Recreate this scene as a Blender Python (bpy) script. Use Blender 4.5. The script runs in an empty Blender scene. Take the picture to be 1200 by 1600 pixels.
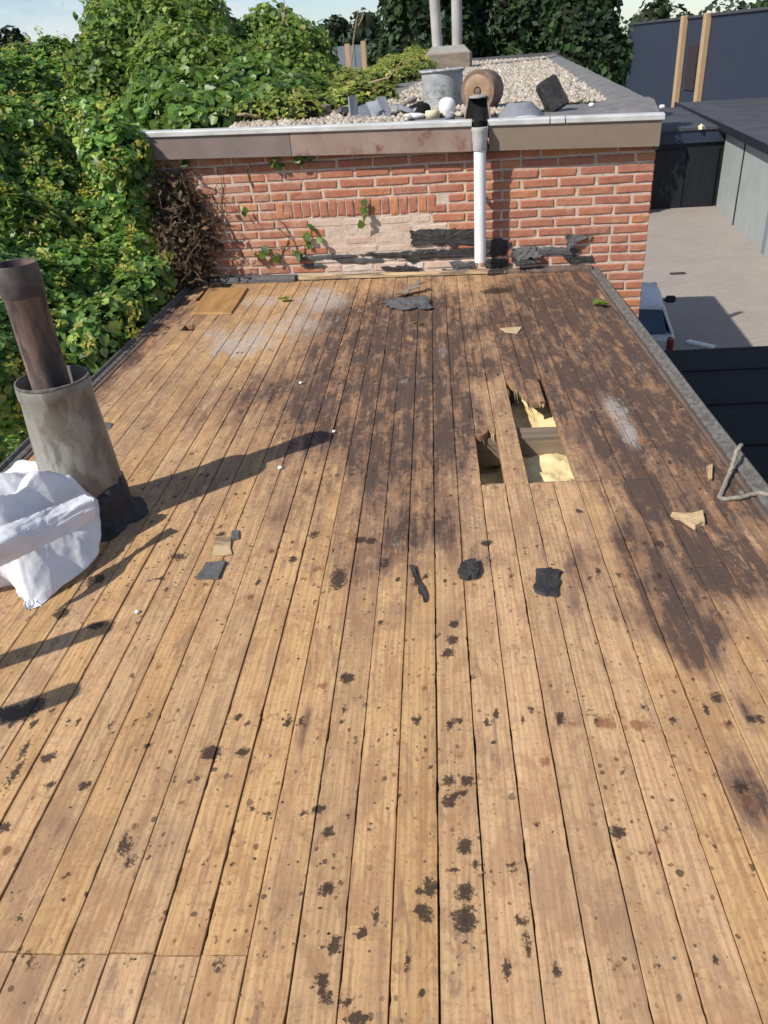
import bpy, math, random
import numpy as np
from mathutils import Vector, Matrix

# ------------------------------------------------------------------ camera, sky, sun, exposure
SC = bpy.context.scene
COL = SC.collection
F_PX = 1202.0
YAW, PITCH, ROLL = math.radians(-5.198), math.radians(30.66), math.radians(4.50)
CAM = np.array([0.0297, 0.0, 1.2127])
def _cam_axes():
    cy, sy, cp, sp = math.cos(YAW), math.sin(YAW), math.cos(PITCH), math.sin(PITCH)
    f = np.array([sy*cp, cy*cp, -sp]); r = np.array([cy, -sy, 0.0]); d = np.cross(f, r)
    c, s = math.cos(ROLL), math.sin(ROLL)
    return np.array([c*r+s*d, -s*r+c*d, f])
MC = _cam_axes()
cam_data = bpy.data.cameras.new('camera'); cam = bpy.data.objects.new('camera', cam_data); COL.objects.link(cam)
cam_data.sensor_width = 36; cam_data.sensor_fit = 'VERTICAL'; cam_data.sensor_height = 36
cam_data.lens = 36*F_PX/1600; cam_data.clip_start = 0.05; cam_data.clip_end = 3000
cam.matrix_world = Matrix(((MC[0][0], -MC[1][0], -MC[2][0], CAM[0]), (MC[0][1], -MC[1][1], -MC[2][1], CAM[1]),
                           (MC[0][2], -MC[1][2], -MC[2][2], CAM[2]), (0, 0, 0, 1)))
SC.camera = cam
SUN_AZ, SUN_EL = math.radians(52), math.atan(1/1.07)          # light travels towards +X+Y, downwards
SUN_DIR = Vector((math.sin(SUN_AZ)*math.cos(SUN_EL), math.cos(SUN_AZ)*math.cos(SUN_EL), -math.sin(SUN_EL)))
ld = bpy.data.lights.new('sun', 'SUN'); ld.energy = 4.9; ld.angle = math.radians(0.53); ld.color = (1, 0.95, 0.87)
sun = bpy.data.objects.new('sun', ld); COL.objects.link(sun)
sun.rotation_euler = SUN_DIR.to_track_quat('-Z', 'Y').to_euler(); sun.location = (-6, -6, 9)
world = bpy.data.worlds.new('World'); SC.world = world; world.use_nodes = True
wn, wl = world.node_tree.nodes, world.node_tree.links; wn.clear()
wo = wn.new('ShaderNodeOutputWorld'); wb = wn.new('ShaderNodeBackground'); sk = wn.new('ShaderNodeTexSky')
sk.sky_type = 'NISHITA'; sk.sun_disc = False; sk.sun_elevation = SUN_EL; sk.sun_rotation = math.pi + SUN_AZ
sk.dust_density = 0.25; sk.air_density = 1.0; sk.ozone_density = 2.0
wtc = wn.new('ShaderNodeTexCoord'); wmp = wn.new('ShaderNodeMapping'); wmp.inputs['Scale'].default_value = (1, 1, 3.5)
wno = wn.new('ShaderNodeTexNoise'); wno.inputs['Scale'].default_value = 3.2; wno.inputs['Detail'].default_value = 7; wno.inputs['Roughness'].default_value = 0.58
wrp = wn.new('ShaderNodeValToRGB'); wrp.color_ramp.elements[0].position = 0.5; wrp.color_ramp.elements[1].position = 0.68
wmx = wn.new('ShaderNodeMix'); wmx.data_type = 'RGBA'; wmx.inputs[7].default_value = (7.6, 7.9, 8.3, 1)
wl.new(wtc.outputs['Generated'], wmp.inputs['Vector']); wl.new(wmp.outputs[0], wno.inputs['Vector']); wl.new(wno.outputs['Fac'], wrp.inputs[0])
wl.new(wrp.outputs[0], wmx.inputs[0]); wtn = wn.new('ShaderNodeMix'); wtn.data_type = 'RGBA'; wtn.blend_type = 'MULTIPLY'; wtn.inputs[0].default_value = 1; wtn.inputs[7].default_value = (0.95, 1.0, 1.14, 1); wl.new(sk.outputs[0], wtn.inputs[6]); wl.new(wtn.outputs[2], wmx.inputs[6]); wl.new(wmx.outputs[2], wb.inputs[0]); wl.new(wb.outputs[0], wo.inputs[0])
wb.inputs[1].default_value = 0.10
SC.view_settings.view_transform = 'Standard'; SC.view_settings.look = 'None'
SC.view_settings.exposure = 0.22; SC.view_settings.gamma = 1.0
SC.render.engine = 'CYCLES'; SC.cycles.use_denoising = True; SC.cycles.max_bounces = 6; SC.cycles.filter_width = 1.6

# ------------------------------------------------------------------ surveying: photo pixel -> point of the place
def ray(x, y): return MC.T @ np.array([x-600.0, y-800.0, F_PX])
def PZ(x, y, z=0.0):
    d = ray(x, y); return CAM + d*((z-CAM[2])/d[2])
def PY(x, y, Y):
    d = ray(x, y); return CAM + d*((Y-CAM[1])/d[1])
def PX(x, y, X):
    d = ray(x, y); return CAM + d*((X-CAM[0])/d[0])
WALL_Y, WALL_S = 4.9517, -0.08503
WALL_A = math.atan(WALL_S)
def PW(x, y, out=0.0):                      # wall-local (u, -out, z) of a pixel seen on the brick wall, 'out' metres in front of it
    Y0 = WALL_Y - out/math.cos(WALL_A)
    d = ray(x, y); t = (Y0 + WALL_S*CAM[0] - CAM[1])/(d[1]-WALL_S*d[0]); p = CAM + d*t
    q = p - np.array([0, WALL_Y, 0])
    c, s = math.cos(WALL_A), math.sin(WALL_A)
    return np.array([c*q[0]+s*q[1], -s*q[0]+c*q[1], q[2]])
def wl2w(u, v, z):
    c, s = math.cos(WALL_A), math.sin(WALL_A); return np.array([c*u-s*v, WALL_Y+s*u+c*v, z])
GROUND = -4.5
RNG = np.random.default_rng(11); random.seed(5)

# ------------------------------------------------------------------ helpers
class MB:
    def __init__(s): s.v = []; s.f = []
    def add(s, v, f):
        o = len(s.v); s.v += [tuple(map(float, p)) for p in v]; s.f += [tuple(i+o for i in q) for q in f]; return s
    def box(s, c, d, rot=None, taper=1.0):
        hx, hy, hz = d[0]/2, d[1]/2, d[2]/2
        P = [(-hx,-hy,-hz),(hx,-hy,-hz),(hx,hy,-hz),(-hx,hy,-hz),(-hx*taper,-hy*taper,hz),(hx*taper,-hy*taper,hz),(hx*taper,hy*taper,hz),(-hx*taper,hy*taper,hz)]
        if rot is not None: P = [tuple(rot @ Vector(p)) for p in P]
        return s.add([(p[0]+c[0], p[1]+c[1], p[2]+c[2]) for p in P], [(0,3,2,1),(4,5,6,7),(0,1,5,4),(1,2,6,5),(2,3,7,6),(3,0,4,7)])
    def cbox(s, c, d, ch, rot=None):          # box with chamfered edges
        hx, hy, hz = d[0]/2, d[1]/2, d[2]/2
        rings = [(-hz, ch), (-hz+ch, 0), (hz-ch, 0), (hz, ch)]; V = []; Fc = []
        for z, k in rings:
            ax, ay = hx-k, hy-k
            for x, y in ((-ax+ch*(k==0), -ay), (ax-ch*(k==0), -ay), (ax, -ay+ch*(k==0)), (ax, ay-ch*(k==0)), (ax-ch*(k==0), ay), (-ax+ch*(k==0), ay), (-ax, ay-ch*(k==0)), (-ax, -ay+ch*(k==0))): V.append((x, y, z))
        for r in range(3):
            for i in range(8): Fc.append((r*8+i, r*8+(i+1)%8, r*8+8+(i+1)%8, r*8+8+i))
        Fc.append(tuple(range(7, -1, -1))); Fc.append(tuple(range(24, 32)))
        if rot is not None: V = [tuple(rot @ Vector(p)) for p in V]
        return s.add([(p[0]+c[0], p[1]+c[1], p[2]+c[2]) for p in V], Fc)
    def tube(s, pts, r, seg=8, cap=True):
        pts = [Vector(p) for p in pts]; n = len(pts); rr = r if hasattr(r, '__len__') else [r]*n
        V = []; Fc = []; up = Vector((0.31, 0.22, 0.92)).normalized()
        for i, p in enumerate(pts):
            t = (pts[min(i+1, n-1)]-pts[max(i-1, 0)])
            if t.length < 1e-9: t = Vector((0, 0, 1))
            t.normalize(); a = t.cross(up)
            if a.length < 0.05: a = t.cross(Vector((1, 0, 0)))
            a.normalize(); b = t.cross(a)
            for k in range(seg):
                an = 2*math.pi*k/seg; V.append(p + (a*math.cos(an)+b*math.sin(an))*rr[i])
        for i in range(n-1):
            for k in range(seg): Fc.append((i*seg+k, i*seg+(k+1)%seg, (i+1)*seg+(k+1)%seg, (i+1)*seg+k))
        if cap: Fc.append(tuple(range(seg-1, -1, -1))); Fc.append(tuple(range((n-1)*seg, n*seg)))
        return s.add(V, Fc)
    def lathe(s, prof, seg=32, c=(0, 0, 0), wob=0.0):
        V = []; Fc = []; n = len(prof)
        for i, (r, z) in enumerate(prof):
            for k in range(seg):
                an = 2*math.pi*k/seg; q = 1+wob*math.sin(3*an+i*0.7)+wob*0.6*math.sin(5*an+1+i*1.3); V.append((c[0]+r*q*math.cos(an), c[1]+r*q*math.sin(an), c[2]+z))
        for i in range(n-1):
            for k in range(seg): Fc.append((i*seg+k, i*seg+(k+1)%seg, (i+1)*seg+(k+1)%seg, (i+1)*seg+k))
        return s.add(V, Fc)
    def prism(s, poly, axis_off):             # polygon of 3D points extruded by a vector
        n = len(poly); o = Vector(axis_off)
        V = [Vector(p) for p in poly] + [Vector(p)+o for p in poly]
        Fc = [tuple(range(n)), tuple(range(2*n-1, n-1, -1))] + [(i, i+n, (i+1)%n+n, (i+1)%n) for i in range(n)]
        return s.add(V, Fc)
    def build(s, name, mat, parent=None, smooth=False, loc=None, rot=None, recalc=True):
        me = bpy.data.meshes.new(name); me.from_pydata(s.v, [], s.f)
        if recalc:
            import bmesh
            bm = bmesh.new(); bm.from_mesh(me); bmesh.ops.recalc_face_normals(bm, faces=bm.faces); bm.to_mesh(me); bm.free()
        return obj(name, me, mat, parent, smooth, loc, rot)
def obj(name, me, mat, parent=None, smooth=False, loc=None, rot=None):
    if mat is not None and not me.materials: me.materials.append(mat)
    if smooth: me.polygons.foreach_set('use_smooth', [True]*len(me.polygons))
    o = bpy.data.objects.new(name, me); COL.objects.link(o)
    if parent is not None: o.parent = parent
    if loc is not None: o.location = loc
    if rot is not None: o.rotation_euler = rot
    return o
def smooth_angle(o, deg=40):
    me = o.data; me.polygons.foreach_set('use_smooth', [True]*len(me.polygons))
    me.set_sharp_from_angle(angle=math.radians(deg))
def fast_mesh(name, V, Fq, mat, attr=None):   # numpy verts and equal-size faces
    V = np.asarray(V, np.float32); Fq = np.asarray(Fq, np.int32); me = bpy.data.meshes.new(name)
    k = Fq.shape[1]; me.vertices.add(len(V)); me.vertices.foreach_set('co', V.ravel())
    me.loops.add(Fq.size); me.loops.foreach_set('vertex_index', Fq.ravel())
    me.polygons.add(len(Fq)); me.polygons.foreach_set('loop_start', np.arange(len(Fq), dtype=np.int32)*k)
    me.polygons.foreach_set('loop_total', np.full(len(Fq), k, np.int32)); me.update(calc_edges=True)
    if attr is not None:
        a = me.color_attributes.new('tint', 'FLOAT_COLOR', 'POINT'); a.data.foreach_set('color', np.asarray(attr, np.float32).ravel())
    me.materials.append(mat); return me
def tag(o, label, cat=None, group=None, kind=None):
    if label: o['label'] = label
    if cat: o['category'] = cat
    if group: o['group'] = group
    if kind: o['kind'] = kind
    return o
def empty(name, loc=(0, 0, 0), rz=0.0, parent=None):
    o = bpy.data.objects.new(name, None); COL.objects.link(o); o.location = loc; o.rotation_euler = (0, 0, rz); o.empty_display_size = 0.1
    if parent is not None: o.parent = parent
    return o
def thing(name, label, cat, loc=(0, 0, 0), rz=0.0, group=None):
    return tag(empty(name, loc, rz), label, cat, group)

# value noise used to shape stains, cloth and edges
_PERM = np.random.default_rng(3).permutation(256); _VAL = np.random.default_rng(4).random(256)
def vnoise(x, y):
    x = np.asarray(x, float); y = np.asarray(y, float); xi = np.floor(x).astype(int); yi = np.floor(y).astype(int)
    fx, fy = x-xi, y-yi; fx = fx*fx*(3-2*fx); fy = fy*fy*(3-2*fy)
    h = lambda a, b: _VAL[_PERM[(_PERM[a & 255]+b) & 255]]
    return (h(xi, yi)*(1-fx)+h(xi+1, yi)*fx)*(1-fy)+(h(xi, yi+1)*(1-fx)+h(xi+1, yi+1)*fx)*fy
def fbm(x, y, o=4):
    s = 0; a = 0.5
    for i in range(o): s = s+a*vnoise(np.asarray(x)*2**i+17*i, np.asarray(y)*2**i+31*i); a *= 0.5
    return s/(1-0.5**o)

def tints(n, rng, stops, w):
    idx = rng.choice(len(stops), n, p=np.array(w)/sum(w)); c = np.array(stops)[idx]*rng.uniform(.75, 1.25, (n, 1)); return np.clip(c*rng.normal(1, .06, (n, 3)), 0.003, 1)

# ------------------------------------------------------------------ materials
class NT:
    def __init__(s, name):
        s.m = bpy.data.materials.new(name); s.m.use_nodes = True; s.n = s.m.node_tree.nodes; s.l = s.m.node_tree.links
        s.b = s.n['Principled BSDF']; s.geo = None
    def new(s, t, **k):
        x = s.n.new(t)
        for a, b in k.items(): setattr(x, a, b)
        return x
    def lk(s, a, b): s.l.new(a, b)
    def val(s, sock, v):
        if hasattr(v, 'is_linked') or hasattr(v, 'links'): s.lk(v, sock)
        elif hasattr(v, '__len__') and len(v) == 3 and sock.type == 'RGBA': sock.default_value = (*v, 1)
        else: sock.default_value = v
    def math(s, op, a, b=0.5, clamp=False):
        x = s.new('ShaderNodeMath', operation=op, use_clamp=clamp); s.val(x.inputs[0], a); s.val(x.inputs[1], b); return x.outputs[0]
    def pos(s):
        if s.geo is None: s.geo = s.new('ShaderNodeNewGeometry')
        return s.geo.outputs['Position']
    def scaled(s, vec, sc, off=None):
        x = s.new('ShaderNodeVectorMath', operation='MULTIPLY'); s.val(x.inputs[0], vec); x.inputs[1].default_value = sc
        if off is None: return x.outputs[0]
        y = s.new('ShaderNodeVectorMath', operation='ADD'); s.lk(x.outputs[0], y.inputs[0]); s.lk(off, y.inputs[1]); return y.outputs[0]
    def noise(s, vec, scale, detail=4, rough=0.55, dist=0.0):
        x = s.new('ShaderNodeTexNoise'); s.lk(vec, x.inputs['Vector']); x.inputs['Scale'].default_value = scale; x.inputs['Detail'].default_value = detail
        x.inputs['Roughness'].default_value = rough; x.inputs['Distortion'].default_value = dist; return x.outputs['Fac']
    def voro(s, vec, scale, feat='F1'):
        x = s.new('ShaderNodeTexVoronoi', feature=feat); s.lk(vec, x.inputs['Vector']); x.inputs['Scale'].default_value = scale; return x
    def ramp(s, fac, lo, hi, a=0.0, b=1.0):
        x = s.new('ShaderNodeMapRange', interpolation_type='SMOOTHSTEP'); s.val(x.inputs[0], fac); x.inputs[1].default_value = lo; x.inputs[2].default_value = hi; x.inputs[3].default_value = a; x.inputs[4].default_value = b; return x.outputs[0]
    def mix(s, f, a, b, mode='MIX'):
        x = s.new('ShaderNodeMix', data_type='RGBA', blend_type=mode); s.val(x.inputs[0], f); s.val(x.inputs[6], a); s.val(x.inputs[7], b); return x.outputs[2]
    def bump(s, h, strength=0.3, dist=0.01):
        x = s.new('ShaderNodeBump'); x.inputs['Strength'].default_value = strength; x.inputs['Distance'].default_value = dist; s.lk(h, x.inputs['Height']); s.lk(x.outputs[0], s.b.inputs['Normal'])
    def out(s, col, rough=0.7, spec=0.3, metal=0.0):
        s.val(s.b.inputs['Base Color'], col); s.val(s.b.inputs['Roughness'], rough); s.b.inputs['Specular IOR Level'].default_value = spec; s.val(s.b.inputs['Metallic'], metal); return s.m
    def rnd(s): return s.new('ShaderNodeObjectInfo').outputs['Random']
    def attr(s, name):
        x = s.new('ShaderNodeAttribute'); x.attribute_name = name; return x
def nmat(name, c1, c2, scale=8.0, rough=0.7, bump=0.3, dist=0.005, stretch=(1, 1, 1), spec=0.3, metal=0.0, c3=None, thr=(0.55, 0.7), s3=3.0, vary=0.0):
    t = NT(name); p = t.scaled(t.pos(), stretch); n = t.noise(p, scale, 6, 0.6); c = t.mix(t.ramp(n, 0.3, 0.7), c1, c2)
    if c3 is not None: c = t.mix(t.ramp(t.noise(p, s3, 6, 0.65), *thr), c, c3)
    if vary:
        h = t.new('ShaderNodeHueSaturation'); t.lk(c, h.inputs['Color']); t.lk(t.ramp(t.rnd(), 0, 1, 1-vary, 1+vary), h.inputs['Value']); c = h.outputs[0]
    if bump: t.bump(t.noise(p, scale*3, 5, 0.6), bump, dist)
    return t.out(c, rough, spec, metal)

def plank_material():
    t = NT('weathered_roof_boarding'); p = t.pos(); r = t.rnd()
    cb = t.new('ShaderNodeCombineXYZ'); t.lk(t.math('MULTIPLY', r, 41.0), cb.inputs[0]); t.lk(t.math('MULTIPLY', r, 173.0), cb.inputs[1]); off = cb.outputs[0]
    g1 = t.noise(t.scaled(p, (85, 3.2, 40), off), 1.0, 6, 0.62, 0.6)        # fine grain along the board
    g2 = t.noise(t.scaled(p, (26, 1.5, 10), off), 1.0, 4, 0.6, 1.6)         # cathedral figure
    rings = t.new('ShaderNodeTexWave', wave_type='BANDS', bands_direction='X'); t.lk(t.scaled(p, (22, 0.9, 6), off), rings.inputs['Vector'])
    rings.inputs['Scale'].default_value = 1.1; rings.inputs['Distortion'].default_value = 7; rings.inputs['Detail'].default_value = 3; rings.inputs['Detail Scale'].default_value = 0.9
    blot = t.noise(t.scaled(p, (9, 3.5, 9), off), 1.0, 5, 0.6)
    hi = t.noise(p, 42.0, 6, 0.68); mid = t.noise(t.scaled(p, (17, 8, 9)), 1.0, 6, 0.65, 0.7)
    c = t.mix(t.ramp(g2, 0.3, 0.72), (0.535, 0.345, 0.172), (0.45, 0.27, 0.128))
    c = t.mix(t.math('MULTIPLY', t.ramp(rings.outputs['Fac'], 0.3, 0.95), 0.35), c, (0.31, 0.172, 0.076))
    c = t.mix(t.math('MULTIPLY', t.ramp(g1, 0.5, 0.64), 0.45), c, (0.25, 0.14, 0.066))
    c = t.mix(t.math('MULTIPLY', t.ramp(blot, 0.5, 0.74), 0.55), c, (0.27, 0.165, 0.105))
    c = t.mix(t.math('MULTIPLY', t.ramp(blot, 0.46, 0.24), 0.35), c, (0.55, 0.385, 0.205))
    cross = t.noise(t.scaled(p, (30, 60, 10), off), 1.0, 5, 0.7)
    c = t.mix(t.math('MULTIPLY', t.ramp(cross, 0.53, 0.65), 0.45), c, (0.26, 0.15, 0.08))
    b2 = t.noise(t.scaled(p, (14, 7, 9), off), 1.0, 6, 0.66, 0.8); b3 = t.noise(t.scaled(p, (34, 5.5, 9), off), 1.0, 6, 0.7, 0.6)
    c = t.mix(t.math('MULTIPLY', t.ramp(b2, 0.51, 0.60), 0.5), c, (0.285, 0.15, 0.072))
    c = t.mix(t.math('MULTIPLY', t.ramp(b3, 0.56, 0.66), 0.6), c, (0.185, 0.112, 0.076))
    wb_ = t.noise(t.scaled(p, (6.5, 4.0, 5)), 1.0, 7, 0.7, 0.9); c = t.mix(t.math('MULTIPLY', t.ramp(wb_, 0.52, 0.61), 0.48), c, (0.28, 0.165, 0.09))
    sp = t.noise(t.scaled(p, (150, 90, 100)), 1.0, 4, 0.7); c = t.mix(t.math('MULTIPLY', t.ramp(sp, 0.54, 0.68), 0.5), c, (0.2, 0.115, 0.06))
    h = t.new('ShaderNodeHueSaturation'); t.lk(c, h.inputs['Color']); t.lk(t.ramp(r, 0, 1, 0.93, 1.06), h.inputs['Value'])
    r2 = t.math('FRACT', t.math('MULTIPLY', r, 7.31)); t.lk(t.ramp(r2, 0, 1, 0.95, 1.04), h.inputs['Saturation']); t.lk(t.ramp(r2, 0, 1, 0.4985, 0.501), h.inputs['Hue']); c = h.outputs[0]
    a = t.attr('stain_shade'); sep = t.new('ShaderNodeSeparateColor'); t.lk(a.outputs['Color'], sep.inputs[0])
    big = t.noise(t.scaled(p, (11, 3.2, 9)), 1.0, 7, 0.7, 0.8)
    j0 = t.math('MULTIPLY', t.math('SUBTRACT', t.math('ADD', t.math('MULTIPLY', hi, 0.5), t.math('MULTIPLY', mid, 0.5)), 0.5), 1.9)
    jg = t.math('ADD', j0, t.math('MULTIPLY', t.math('SUBTRACT', g1, 0.5), 0.8))
    strk = t.noise(t.scaled(p, (30, 2.0, 9)), 1.0, 6, 0.65, 0.5)
    jw = t.math('ADD', t.math('ADD', t.math('MULTIPLY', jg, 0.6), t.math('MULTIPLY', t.math('SUBTRACT', strk, 0.5), 1.1)), t.math('MULTIPLY', t.math('SUBTRACT', big, 0.5), 1.5))
    isl = t.noise(t.scaled(p, (24, 9, 9), off), 1.0, 6, 0.7, 0.5)
    residue_shade = t.math('SUBTRACT', t.math('ADD', sep.outputs[0], jw), t.math('MULTIPLY', t.ramp(isl, 0.54, 0.66), 0.3))
    c = t.mix(t.math('MULTIPLY', t.ramp(residue_shade, 0.12, 0.44), 0.5), c, (0.265, 0.16, 0.098))
    c = t.mix(t.math('MULTIPLY', t.ramp(residue_shade, 0.40, 0.72), 0.72), c, t.mix(t.ramp(t.noise(t.scaled(p, (15, 5, 9)), 1.0, 5, 0.65), 0.4, 0.6), (0.215, 0.112, 0.062), (0.108, 0.066, 0.050)))
    c = t.mix(t.math('MULTIPLY', t.ramp(residue_shade, 0.72, 1.0), 0.78), c, (0.05, 0.035, 0.030))
    rust = t.math('ADD', t.math('ADD', sep.outputs[1], t.math('MULTIPLY', a.outputs['Alpha'], 0.45)), jg)
    c = t.mix(t.math('MULTIPLY', t.ramp(rust, 0.45, 0.75), 0.75), c, (0.19, 0.075, 0.03))
    lime = t.math('ADD', sep.outputs[2], t.math('ADD', t.math('MULTIPLY', jg, 1.2), t.math('MULTIPLY', t.math('SUBTRACT', big, 0.5), 1.2)))
    c = t.mix(t.math('MULTIPLY', t.ramp(lime, 0.42, 1.0), 0.62), c, (0.42, 0.38, 0.335))
    kn = t.voro(t.scaled(p, (1, 0.8, 1), off), 6.5); kr_ = t.new('ShaderNodeSeparateColor'); t.lk(kn.outputs['Color'], kr_.inputs[0])
    kon = t.math('GREATER_THAN', kr_.outputs[1], 0.62); kd = t.math('ADD', kn.outputs['Distance'], t.math('MULTIPLY', t.math('SUBTRACT', hi, 0.5), 0.03))
    c = t.mix(t.math('MULTIPLY', t.math('MULTIPLY', t.ramp(kd, 0.15, 0.07), kon), 0.4), c, (0.27, 0.13, 0.055))
    c = t.mix(t.math('MULTIPLY', t.math('MULTIPLY', t.ramp(kd, 0.068, 0.05), kon), 0.75), c, (0.10, 0.05, 0.026))
    # small flecks of tar and rust
    wv = t.new('ShaderNodeTexNoise'); t.lk(p, wv.inputs['Vector']); wv.inputs['Scale'].default_value = 75; wv.inputs['Detail'].default_value = 4
    dv = t.new('ShaderNodeVectorMath', operation='SCALE'); t.lk(wv.outputs['Color'], dv.inputs[0]); dv.inputs['Scale'].default_value = 0.012
    pv = t.new('ShaderNodeVectorMath', operation='ADD'); t.lk(p, pv.inputs[0]); t.lk(dv.outputs[0], pv.inputs[1])
    for sc_, lo, rmax, nlo, nhi, colr in ((62.0, 0.72, 0.30, 0.42, 0.56, (0.07, 0.04, 0.024)), (34.0, 0.80, 0.26, 0.45, 0.58, (0.052, 0.034, 0.022)), (90.0, 0.7, 0.34, 0.4, 0.6, (0.2, 0.085, 0.035))):
        v = t.voro(t.scaled(pv.outputs[0], (1, 0.8, 1)), sc_); vr = t.new('ShaderNodeSeparateColor'); t.lk(v.outputs['Color'], vr.inputs[0])
        fl = t.math('LESS_THAN', v.outputs['Distance'], t.ramp(vr.outputs[0], lo, 1.0, 0.0, rmax))
        fl = t.math('MULTIPLY', fl, t.ramp(t.noise(p, 2.7+sc_*.01, 3), nlo, nhi)); c = t.mix(t.math('MULTIPLY', fl, 0.82), c, colr)
    fine = t.noise(p, 130.0, 5, 0.7)
    tar = t.ramp(t.math('ADD', a.outputs['Alpha'], t.math('ADD', t.math('MULTIPLY', t.math('SUBTRACT', fine, 0.5), 1.5), t.math('MULTIPLY', t.math('SUBTRACT', hi, 0.5), 0.9))), 0.38, 0.62)
    c = t.mix(t.math('MULTIPLY', tar, 0.92), c, (0.038, 0.025, 0.017))
    t.bump(t.math('ADD', t.math('ADD', t.math('MULTIPLY', g1, 0.7), t.math('MULTIPLY', hi, 0.35)), t.math('MULTIPLY', tar, 0.5)), 0.45, 0.004)
    return t.out(c, t.math('SUBTRACT', 0.78, t.math('MULTIPLY', tar, 0.25)), 0.25)
M_PLANK = plank_material()
M_JOIST = nmat('grey_joist_timber', (0.25, 0.19, 0.13), (0.14, 0.105, 0.075), 30, 0.85, 0.4, 0.004, (0.06, 1, 1))
M_INSUL = nmat('yellow_mineral_wool', (0.82, 0.68, 0.38), (0.66, 0.5, 0.24), 9, 0.95, 0.5, 0.01, spec=0.1)
M_BATTEN = nmat('pale_new_batten', (0.5, 0.37, 0.21), (0.37, 0.25, 0.13), 9, 0.8, 0.3, 0.003, (0.3, 1, 4), c3=(0.15, 0.1, 0.07), thr=(0.5, 0.62), s3=9)
M_PLY = nmat('orange_plywood', (0.4, 0.225, 0.085), (0.28, 0.145, 0.055), 18, 0.75, 0.25, 0.003, (1, 0.15, 1), c3=(0.13, 0.08, 0.05), thr=(0.58, 0.75), s3=6)
M_TAR = nmat('black_bitumen', (0.022, 0.021, 0.021), (0.05, 0.046, 0.043), 25, 0.62, 0.6, 0.006, c3=(0.14, 0.125, 0.11), thr=(0.62, 0.8), s3=12)
M_TARF = nmat('grey_slated_bitumen', (0.075, 0.073, 0.075), (0.125, 0.12, 0.115), 90, 0.85, 0.5, 0.003, c3=(0.05, 0.048, 0.05), thr=(0.5, 0.7), s3=2.5)
M_ROOFB = nmat('roof_bitumen', (0.125, 0.12, 0.118), (0.18, 0.172, 0.162), 9, 0.8, 0.4, 0.006, c3=(0.21, 0.2, 0.185), thr=(0.58, 0.72), s3=2.4)
M_ALU = nmat('weathered_aluminium_trim', (0.62, 0.62, 0.6), (0.44, 0.43, 0.4), 12, 0.45, 0.2, 0.002, (0.5, 1, 1), spec=0.5, metal=0.15, c3=(0.2, 0.17, 0.13), thr=(0.62, 0.75), s3=9)
M_LEAD = nmat('lichened_edge_trim', (0.175, 0.166, 0.15), (0.085, 0.078, 0.068), 45, 0.6, 0.15, 0.001, metal=0.1, c3=(0.09, 0.08, 0.065), thr=(0.58, 0.7), s3=22)
M_DKSTRIP = nmat('stained_dark_strip', (0.085, 0.058, 0.045), (0.16, 0.11, 0.08), 20, 0.85, 0.5, 0.004, (1, 0.2, 1), c3=(0.4, 0.36, 0.31), thr=(0.68, 0.8), s3=11)
M_FASB = nmat('brown_fascia_sheet', (0.215, 0.165, 0.12), (0.185, 0.14, 0.1), 5, 0.55, 0.1, 0.002, spec=0.4, c3=(0.15, 0.11, 0.085), thr=(0.6, 0.8), s3=3)
M_FASG = nmat('grey_brown_fascia_sheet', (0.2, 0.155, 0.135), (0.165, 0.125, 0.11), 6, 0.6, 0.1, 0.002, spec=0.4, c3=(0.3, 0.25, 0.2), thr=(0.66, 0.78), s3=9)
M_FASR = nmat('rust_stained_fascia_sheet', (0.235, 0.165, 0.13), (0.30, 0.222, 0.18), 7, 0.75, 0.2, 0.002, c3=(0.17, 0.075, 0.055), thr=(0.52, 0.68), s3=8)
M_MORTAR = nmat('lime_mortar', (0.56, 0.45, 0.36), (0.44, 0.34, 0.265), 22, 0.95, 0.8, 0.006, spec=0.15, c3=(0.3, 0.23, 0.19), thr=(0.6, 0.75), s3=3)
def brick_mat(name, c1, c2, c3, dirt):
    t = NT(name); p = t.pos(); r = t.rnd()
    c = t.mix(r, c1, c2); r2 = t.math('FRACT', t.math('MULTIPLY', r, 9.7)); c = t.mix(t.ramp(r2, 0.7, 1.0), c, c3)
    c = t.mix(t.math('MULTIPLY', t.ramp(t.noise(p, 34, 6, 0.7), 0.45, 0.75), 0.5), c, dirt)
    c = t.mix(t.math('MULTIPLY', t.ramp(t.noise(p, 9, 5, 0.65), 0.55, 0.75), 0.45), c, (0.47, 0.33, 0.24))
    sx = t.new('ShaderNodeSeparateXYZ'); t.lk(p, sx.inputs[0])
    wash = t.math('MULTIPLY', t.ramp(sx.outputs[0], -0.35, -1.15, 0.28, 0.75), t.ramp(t.noise(p, 14, 6, 0.7), 0.36, 0.66)); c = t.mix(wash, c, (0.42, 0.265, 0.18))
    t.bump(t.math('ADD', t.noise(p, 60, 5, 0.7), t.math('MULTIPLY', t.noise(p, 17, 4), 1.2)), 0.6, 0.006)
    return t.out(c, 0.88, 0.2)
M_BRICK = brick_mat('red_brick', (0.40, 0.150, 0.085), (0.32, 0.115, 0.074), (0.49, 0.2, 0.088), (0.19, 0.085, 0.06))
M_CREAM = brick_mat('cream_painted_brick', (0.58, 0.46, 0.36), (0.53, 0.42, 0.33), (0.5, 0.36, 0.27), (0.42, 0.33, 0.26))
M_WHITEB = brick_mat('whitened_brick', (0.62, 0.54, 0.46), (0.56, 0.42, 0.33), (0.66, 0.6, 0.54), (0.4, 0.3, 0.24))
M_DIRTB = brick_mat('tar_stained_brick', (0.17, 0.1, 0.085), (0.24, 0.13, 0.1), (0.1, 0.08, 0.08), (0.06, 0.05, 0.05))
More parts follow.
